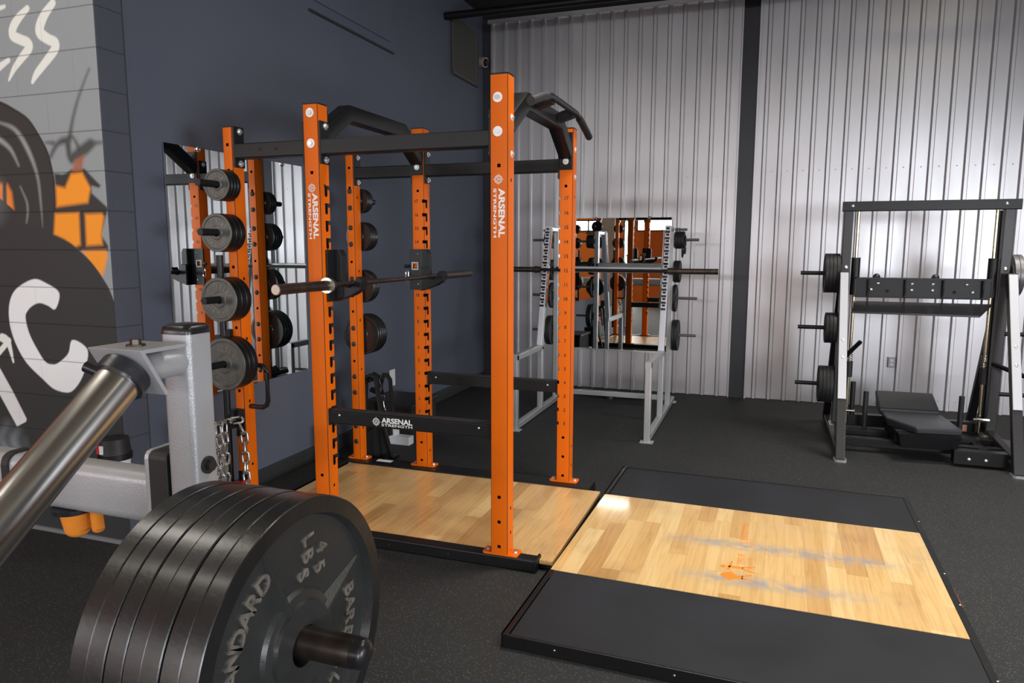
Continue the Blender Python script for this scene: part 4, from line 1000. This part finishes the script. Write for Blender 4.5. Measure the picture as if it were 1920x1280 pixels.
# ------------------------------------------------------------------ plate-loaded press at the right
pm = thing('leg_press_machine', 'black and silver vertical leg press machine with padded floor seat', 'exercise machine', (2.15, 3.0, 0))
YU = 3.0; XA, XB = 1.640, 2.668
def cbar(name, a, b, m=CHARM, w=.055, h=.055, up=(0, 0, 1), parent=pm, rr=.005, **k): return obj(name, MB().rect([a, b], w, h, rr, up), m, parent, **k)
tb = cbar('top_beam', (XA-.045, YU-.02, 1.787), (XB+.062, YU-.02, 1.787), BLACKM, .06, .072)
for x in (XA+.02, XB-.03): obj('bolt', MB().dome((x, YU-.05, 1.79), (0, -1, 0), .012, .008), ZINC, tb)
for x, sd in ((XA, -1), (XB, 1)):
    up_ = cbar('upright', (x, YU, .13), (x, YU, 1.76), CHARM, .065, .065, (0, 1, 0))
    cbar('inner_upright', (x+sd*(-.01)-.0, YU+.09, .13), (x-sd*.01, YU+.09, 1.75), BLACKM, .05, .05, (0, 1, 0))
    fs = cbar('front_strut', (x-sd*.012+sd*.03, 2.385, .012), (x+sd*.018, 2.885, 1.30), CHARM, .062, .055, (0, 1, 0))
    cv = cbar('strut_cover', (x+sd*.018, 2.385+.157-.034, .42), (x+sd*.018, 2.885-.034, 1.30), WHITEF, .056, .012, (0, 1, 0), label='pale silver cover strip')
    for z in (.70, .82): obj('bolt', MB().dome((x+sd*.018, 2.385+.5*z/1.29-.040, z), (0, -1, .1), .014, .009), ZINC, cv)
    cbar('rear_strut', (x+sd*.02, 3.62, .03), (x+sd*.01, YU+.05, 1.30), BLACKM, .055, .055, (0, 1, 0))
    br = cbar('side_base_rail', (x+sd*.018, 2.42, .045), (x+sd*.018, 3.66, .045), CHARM, .05, .05)
    obj('foot', MB().prism([(x+sd*.018+a, 2.385+c) for a, c in rrect(.085, .09, .02)], 'z', 0, .016), ZINC, fs, 'silver rounded foot')
    obj('knee_plate', MB().prism([(YU-.14, 1.22), (YU+.10, 1.20), (YU+.10, 1.36), (YU-.06, 1.36)], 'x', x+sd*.034, x+sd*.042), CHARM, up_, bevel=.002)
    obj('bolt', MB().dome((x, YU-.034, 1.335), (0, -1, 0), .016, .010), ZINC, up_)
    obj('upright_foot', MB().box(x-.05, x+.05, YU-.06, YU+.06, .115, .132), ZINC, up_, 'silver base plate', bevel=.003)
    # guide rod and bearing
    gx = x-sd*.070
    gr = obj('guide_rod', MB().cyl((gx, YU, .13), (gx, YU, 1.755), .0115, 16), BRASSY, pm, smooth=40)
    obj('bump_spring', MB().tube([(gx+.02*math.cos(k*.9), YU+.02*math.sin(k*.9), .62+k*.0026) for k in range(36)], .0035, 6), CHROME, gr, smooth=60)
    obj('rubber_bumper', MB().cyl((gx, YU, .50), (gx, YU, .62), .024, 16), RUBBER, gr, smooth=40)
    for z in (1.289, .868, .425):
        obj('weight_horn', MB().cyl((x+sd*.03, YU+.05, z), (x+sd*.31, YU+.05, z), .0155, 16), BLACKM, pm, smooth=40)
    obj('safety_lever', MB().cyl((x-sd*.03, YU-.05, .66), (x-sd*.12 if sd < 0 else x+.14, YU-.14 if sd < 0 else YU-.30, .79 if sd < 0 else .60), .016, 14), BLACKM, pm, smooth=40)
    obj('stop_pin', MB().cyl((gx-.05, YU-.05, .245), (gx+.05, YU-.05, .245), .014, 14), CHROME, pm, 'chrome stop pin', smooth=40)
# carriage with the foot plate
cg = obj('carriage', MB().box(XA+.075, XB-.080, YU-.03, YU-.018, 1.115, 1.262).box(XA+.075, XB-.080, YU-.065, YU-.018, 1.252, 1.264).box(XA+.085, XB-.09, YU-.05, YU-.018, 1.115, 1.122), BLACKM, pm)
for x in (XA+.155, XA+.40, XA+.645, XB-.135):
    obj('carriage_rib', MB().prism([(YU-.03, 1.258), (YU-.066, 1.258), (YU-.060, 1.19), (YU-.05, 1.13), (YU-.05, 1.085), (YU-.03, 1.085)], 'x', x, x+.010), BLACKM, cg)
for x, z in ((.225, 1.222), (.18, 1.175), (.45, 1.222), (.45, 1.175), (.585, 1.222), (.585, 1.175), (.80, 1.222), (.84, 1.165)):
    obj('bolt', MB().dome((XA+x, YU-.032, z), (0, -1, 0), .013, .009), ZINC, cg, 'zinc bolt')
for x in (.29, .725): obj('hole', MB().cyl((XA+x, YU-.0315, 1.165), (XA+x, YU-.0305, 1.165), .012, 14), HOLE_SHADE, cg)
obj('foot_plate', MB().loft([[(XA+.085, YU-.02, z), (XA+.03, YU-.25, z-.062), (XB-.19, YU-.27, z-.066), (XB-.065, YU-.04, z)] for z in (1.072, 1.086)]), BLACKG, cg, bevel=.002)
for gx in (XA+.070, XB-.070): obj('bearing_housing', MB().cyl((gx, YU, 1.13), (gx, YU, 1.41), .031, 20), BLACKM, cg, smooth=40)
for x in (.22, .61): obj('plate_stud', MB().dome((XA+x, YU+.03, 1.262), (0, 0, 1), .027, .03), CHARM, cg, smooth=50)
# base
bs = cbar('base_crossbeam', (XA+.03, YU+.10, .15), (XB-.03, YU+.10, .15), BLACKM, .07, .09)
cbar('base_crossbeam', (XA, YU-.12, .095), (XB, YU-.12, .095), BLACKM, .07, .06)
cbar('base_crossbeam', (XA, YU-.30, .075), (XB+.01, YU-.30, .075), BLACKM, .06, .065)
for y in (YU-.08, YU-.26, YU-.02): pass
cbar('brace', (XB+.0, YU-.03, .145), (XB+.045, 2.48, .06), CHARM, .05, .045)
cbar('brace', (XA-.0, YU-.03, .135), (XA-.02, 2.48, .06), CHARM, .035, .03)
bx = obj('counter_box', MB().box(2.34, 2.66, 2.50, 2.58, .02, .115), BLACKM, pm, bevel=.003)
for x in (2.43, 2.53): obj('bolt', MB().dome((x, 2.498, .06), (0, -1, 0), .012, .008), ZINC, bx)
cbar('base_link', (2.55, 2.54, .07), (2.55, YU, .07), BLACKM, .06, .06)
obj('kick_plate', MB().prism([(2.70, 3.06), (2.86, 2.95), (2.90, 2.72), (2.72, 2.74)], 'z', .09, .10), BLACKM, pm)
obj('rating_label', MB().box(2.497, 2.54, YU+.063, YU+.0645, .125, .175), mat('label_orange', (.62, .30, .18), .5), pm, 'small white and orange warning label')
for x, y, z0, z1 in ((1.755, YU+.08, .18, .45), (1.835, YU-.04, .12, .40), (2.465, YU-.05, .14, .41)):
    obj('grab_handle', MB().cyl((x, y, z0), (x, y, z1), .0185, 16), RUBBER, pm, smooth=40)
hp = obj('head_pad', MB().loft([[(1.93, 2.93, .235), (2.335, 2.95, .235), (2.335, 3.20, .26), (1.94, 3.19, .26)], [(1.925, 2.93, .285), (2.335, 2.95, .285), (2.33, 3.215, .375), (1.925, 3.20, .375)]]), VINYL, pm, bevel=.012)
sp = obj('seat_pad', MB().loft([[(1.95, 2.925, .20), (2.33, 2.94, .20), (2.395, 2.56, .20), (2.11, 2.53, .20), (1.96, 2.72, .20)], [(1.94, 2.925, .268), (2.335, 2.94, .268), (2.40, 2.56, .245), (2.11, 2.53, .245), (1.95, 2.72, .262)]]), VINYL, pm, bevel=.012)
obj('pad_carrier', MB().box(1.99, 2.34, 2.60, 3.16, .11, .205), BLACKM, pm, bevel=.006)
obj('under_tray', MB().loft([[(2.02, 2.52, .10), (2.36, 2.55, .10), (2.33, 2.9, .07), (1.98, 2.9, .07)], [(2.0, 2.50, .20), (2.39, 2.53, .20), (2.35, 2.95, .20), (1.96, 2.95, .20)]]), BLACKM, pm)
for z, r, n, pos in ((1.289, .150, 4, 'top'), (.868, .118, 3, 'middle'), (.425, .143, 4, 'lowest')):
    a = side_plate(r, .025, RUBBER)
    for k in range(n):
        o = a if k == 0 else copy_tree(a)
        o.location = (XA-.038-k*.026, YU+.05, z); o.rotation_euler = (0, 0, 0)
        o['label'] = '%s black plate on the %s left horn of the leg press' % (ordn[n][n-1-k], pos); o['group'] = 'black plates on the leg press'
a = side_plate(.150, .03, mat('grey_iron_plate', (.22, .21, .22), .4, .5))
for k in range(2):
    o = a if k == 0 else copy_tree(a)
    o.location = (XB+.045+k*.031, YU+.05, 1.288); o.rotation_euler = (0, 0, PI)
    o['label'] = '%s grey iron plate on the top right horn of the leg press' % ordn[2][1-k]; o['group'] = 'grey plates on the leg press'

# ------------------------------------------------------------------ grey machine in the foreground, left
gm = thing('plate_loaded_machine', 'grey plate-loaded machine with thick polished guide shaft in the left foreground', 'exercise machine', (-.25, -1.61, 0))
gp = obj('main_post', MB().sweep([(-.251, -1.61, .0), (-.251, -1.61, 1.276)], rrect(.084, .084, .016, 4), up=(0, 1, 0)), GREYF, gm, smooth=30)
obj('post_cap', MB().loft([[(-.251+a*q, -1.61+c*q, z) for a, c in rrect(.088, .088, .018, 4)] for q, z in ((1, 1.276), (1, 1.284), (.93, 1.293), (.78, 1.298))]), BLACKG, gp, 'glossy black cap', smooth=50)
obj('post_foot', MB().box(-.34, -.15, -1.70, -1.52, 0, .012), GREYF, gp, bevel=.003)
obj('post_bolt', MB().cyl((-.209, -1.61, .950), (-.203, -1.61, .950), .022, 20).cyl((-.203, -1.61, .950), (-.191, -1.61, .950), .014, 6), CHARM, gp, 'dark hex bolt')
hd = V(0, -math.cos(math.radians(38.4)), -math.sin(math.radians(38.4)))
bt = obj('bracket_tube', MB().cyl((-.245, -1.63, 1.210), (-.245, -1.765, 1.210), .032, 28), GREYF, gm, smooth=40)
# folded bracket: flat top and a leg square to the shaft
top_z = 1.264; leg = V(0, .50, -.866)
fold = V(0, -1.820, top_z)
poly = []
a0 = V(0, -1.690, top_z); c0 = fold; e0 = fold+leg*.125; th = .009
outer = [a0, c0, e0]; nin = V(0, .0, -th)
inner = [e0+V(0, .0085, .004), c0+V(0, th*1.73, -th), a0+nin]
obj('fold_bracket', MB().prism([(p.y, p.z) for p in outer+inner], 'x', -.325, -.175), GREYF, bt, bevel=.0015)
obj('bracket_bolt', MB().cyl((-.245, -1.765, top_z), (-.245, -1.765, top_z+.004), .020, 20).cyl((-.245, -1.765, top_z+.004), (-.245, -1.765, top_z+.015), .012, 6), DARKBAR, bt, 'dark bolt on the bracket')
s0 = fold+leg*.060+V(-.2460, 0, 0)
obj('bumper_ring', MB().cyl(s0+hd*.002, s0+hd*.034, .056, 40), VINYL, gm, 'dark rubber bumper', smooth=40)
sh = obj('guide_shaft', MB().cyl(s0+hd*.034, s0+hd*1.05, .0475, 64), STEEL, gm, smooth=40)
side = V(-1, 0, 0)
obj('shaft_pin', MB().cyl(s0+hd*.05+V(-.03, -.0, .03), s0+hd*.05+V(-.064, -.01, .045), .0125, 16), BLACKG, sh, 'black end of a cross pin', smooth=40)
hb = obj('side_beam', MB().sweep([(-.30, -1.60, .848), (-1.75, -1.60, .848)], rrect(.085, .135, .028, 5)), GREYF, gm, smooth=30)
obj('beam_flange', MB().sweep([(-.364, -1.60, .865), (-.351, -1.60, .865)], rrect(.11, .235, .02, 3)), GREYF, hb, bevel=.003)
obj('beam_pad', MB().sweep([(-.351, -1.60, .865), (-.296, -1.60, .865)], rrect(.108, .232, .018, 3)), RUBBER, hb, 'black rubber block', bevel=.003)
obj('beam_band', MB().sweep([(-.86, -1.60, .848), (-.885, -1.60, .848)], rrect(.096, .147, .032, 5)), RUBBER, hb, 'black band around the beam')
obj('far_post', MB().sweep([(-1.75, -1.60, .0), (-1.75, -1.60, 1.1)], rrect(.084, .084, .016, 4), up=(0, 1, 0)), GREYF, gm, smooth=30)
obj('far_foot', MB().box(-1.85, -1.65, -1.70, -1.50, 0, .012), GREYF, gm)
obj('base_beam', MB().sweep([(-.245, -1.65, .045), (-.245, -2.158, .045), (.20, -2.158, .045)], rrect(.08, .08, .01, 2)), GREYF, gm)
obj('horn_column', MB().sweep([(.205, -2.158, .08), (.205, -2.158, .955)], rrect(.07, .07, .012, 3), up=(0, 1, 0)), GREYF, gm)
obj('shaft_foot', MB().box(-.30, -.19, -2.72, -2.60, 0, .5), GREYF, gm, bevel=.01)
hn = obj('weight_horn', MB().cyl((.20, -2.158, .9175), (.548, -2.158, .9175), .0225, 32), DARKBAR, gm, 'worn dark steel sleeve', smooth=40)
obj('horn_cap', MB().cyl((.548, -2.158, .9175), (.560, -2.158, .9175), .0215, 28).dome((.560, -2.158, .9175), (1, 0, 0), .0205, .010, 24, 6), BLACKG, hn, 'black domed end cap', smooth=50)
obj('cup_disc', MB().cyl((-.685, -1.60, .768), (-.685, -1.60, .781), .052, 32), BLACKG, gm, 'round black disc under the beam', smooth=40)
t = thing('rolled_towel', 'orange cloth roll hanging under the grey machine beam', 'towel', (-.61, -1.6, .7))
obj('cloth_roll', MB().cyl((-.692, -1.595, .768), (-.688, -1.59, .712), .036, 28, .032).dome((-.688, -1.59, .712), (0, 0, -1), .032, .022, 28, 5), TOWEL, t, smooth=50)
obj('cloth_end', MB().cyl((-.635, -1.575, .768), (-.630, -1.575, .715), .016, 18).dome((-.630, -1.575, .715), (0, 0, -1), .016, .012, 18), TOWEL, t, smooth=50)
# seven 45 lb plates
def big_plate():
    root = thing('weight_plate', 'x', 'weight plate', (0, 0, 0))
    r, t_ = .215, .0278
    prof = [(.0292, t_), (.064, t_), (.069, t_-.014), (.185, t_-.014), (.190, t_), (.2138, t_), (r, t_-.0014), (r, .0014), (.2138, 0), (.190, 0), (.185, .010), (.069, .010), (.064, 0), (.0292, 0)]
    o = obj('plate_body', MB().lathe(prof, (0, 0, 0), 'x', 96), PLATE, root, smooth=30)
    o.data.materials.append(PLATEF)
    for p in o.data.polygons:
        c = p.center; rr = math.hypot(c.y, c.z)
        if rr < .192: p.material_index = 1
    return root, t_
bp, bt_ = big_plate()
zf = bt_-.014; fins = []
for deg, wd in ((112, 13), (22, 13), (-68, 13), (-158, 13)):
    a = math.radians(deg); c, s_ = math.cos(a), math.sin(a)
    def pt(r, off, h): return (zf+h, r*c-off*s_, r*s_+off*c)
    fin = MB(); fins.append(fin); fin.loft([[pt(.060, -.017, -.001), pt(.060, .017, -.001), pt(.060, .002, .0135), pt(.060, -.002, .0135)], [pt(.184, -.002, -.001), pt(.184, .002, -.001), pt(.184, .0005, .0015), pt(.184, -.0005, .0015)]])
rg = MB().lathe([(.066, zf-.001), (.083, zf-.001), (.078, zf+.006), (.066, zf+.008)], (0, 0, 0), 'x', 64)
lts = [('STANDARD', MB()), ('BARBELL', MB()), ('45', MB()), ('LBS', MB())]; L_ = dict(lts)
arc_text(L_['STANDARD'], 'STANDARD', .142, math.radians(153.6), math.radians(9.9), .026, 'x', zf+.0012, .0040, wide=1.05)
arc_text(L_['BARBELL'], 'BARBELL', .138, math.radians(-21), math.radians(10.0), .024, 'x', zf+.0012, .0040, wide=1.05)
# "45" over "LBS", turned a quarter clockwise
def turned(ch, y, z, h):
    me = text_mesh(ch, 1.0, .5, .03); sc = h/.70
    T = frame_matrix((zf+.0012, y, z), (0, .10, -1), (0, 1, .10), sc, sc, .0036)
    L_['45' if ch in '45' else 'LBS'].add_mesh(me, T)
for ch, y, z in (('4', .066, .124), ('5', .058, .094), ('L', .034, .146), ('B', .031, .122), ('S', .018, .098)): turned(ch, y, z, .024)
fr_ = thing('weight_plate', 'x', 'weight plate', (0, 0, 0))
bodies = [bp]
for k in range(1, 7): bodies.append(copy_tree(bp))
for f_ in fins: obj('raised_fin', f_, PLATEF, bp, smooth=30)
obj('hub_ring', rg, PLATEF, bp, smooth=30)
for w_, mb in lts: obj('lettering', mb, PLATEL, bp, 'raised worn lettering %s' % w_)
bpy.data.objects.remove(fr_)
names = ['outermost', 'second', 'third', 'fourth', 'fifth', 'sixth', 'innermost']
for k, o in enumerate(bodies):
    o.location = (.464-bt_-k*(bt_+.0008)+.0, -2.158-(.002 if k in (2, 5) else 0), .9108-(.0012 if k % 2 else 0)); o.rotation_euler = (0 if k == 0 else k*.7, 0, 0)
    o['group'] = 'large plates on the foreground horn'
    o['label'] = ('outermost large black iron plate with raised STANDARD BARBELL 45 LBS letters, left foreground' if k == 0 else '%s large black iron plate counted from the lettered face of the foreground stack' % names[k])

# dispenser on the mural wall
t = thing('wipes_dispenser', 'white and black round wipes dispenser with red sticker on the mural wall', 'dispenser', (-1.84, -.47, .3))
obj('dispenser_body', MB().cyl((-1.838, -.462, .30), (-1.838, -.462, .474), .058, 32, .066), WHITEPL, t, smooth=40)
obj('dispenser_rim', MB().cyl((-1.838, -.462, .474), (-1.838, -.462, .502), .075, 32), BLACKM, t, smooth=40)
obj('dispenser_lid', MB().cyl((-1.838, -.462, .502), (-1.838, -.462, .575), .070, 32, .064), RUBBER, t, smooth=40)
obj('white_sticker', MB().box(-1.853, -1.833, -.534, -.52, .51, .55), WHITEPL, t); obj('red_sticker', MB().box(-1.871, -1.855, -.534, -.52, .51, .55), RED, t)

bpy.context.view_layer.update()
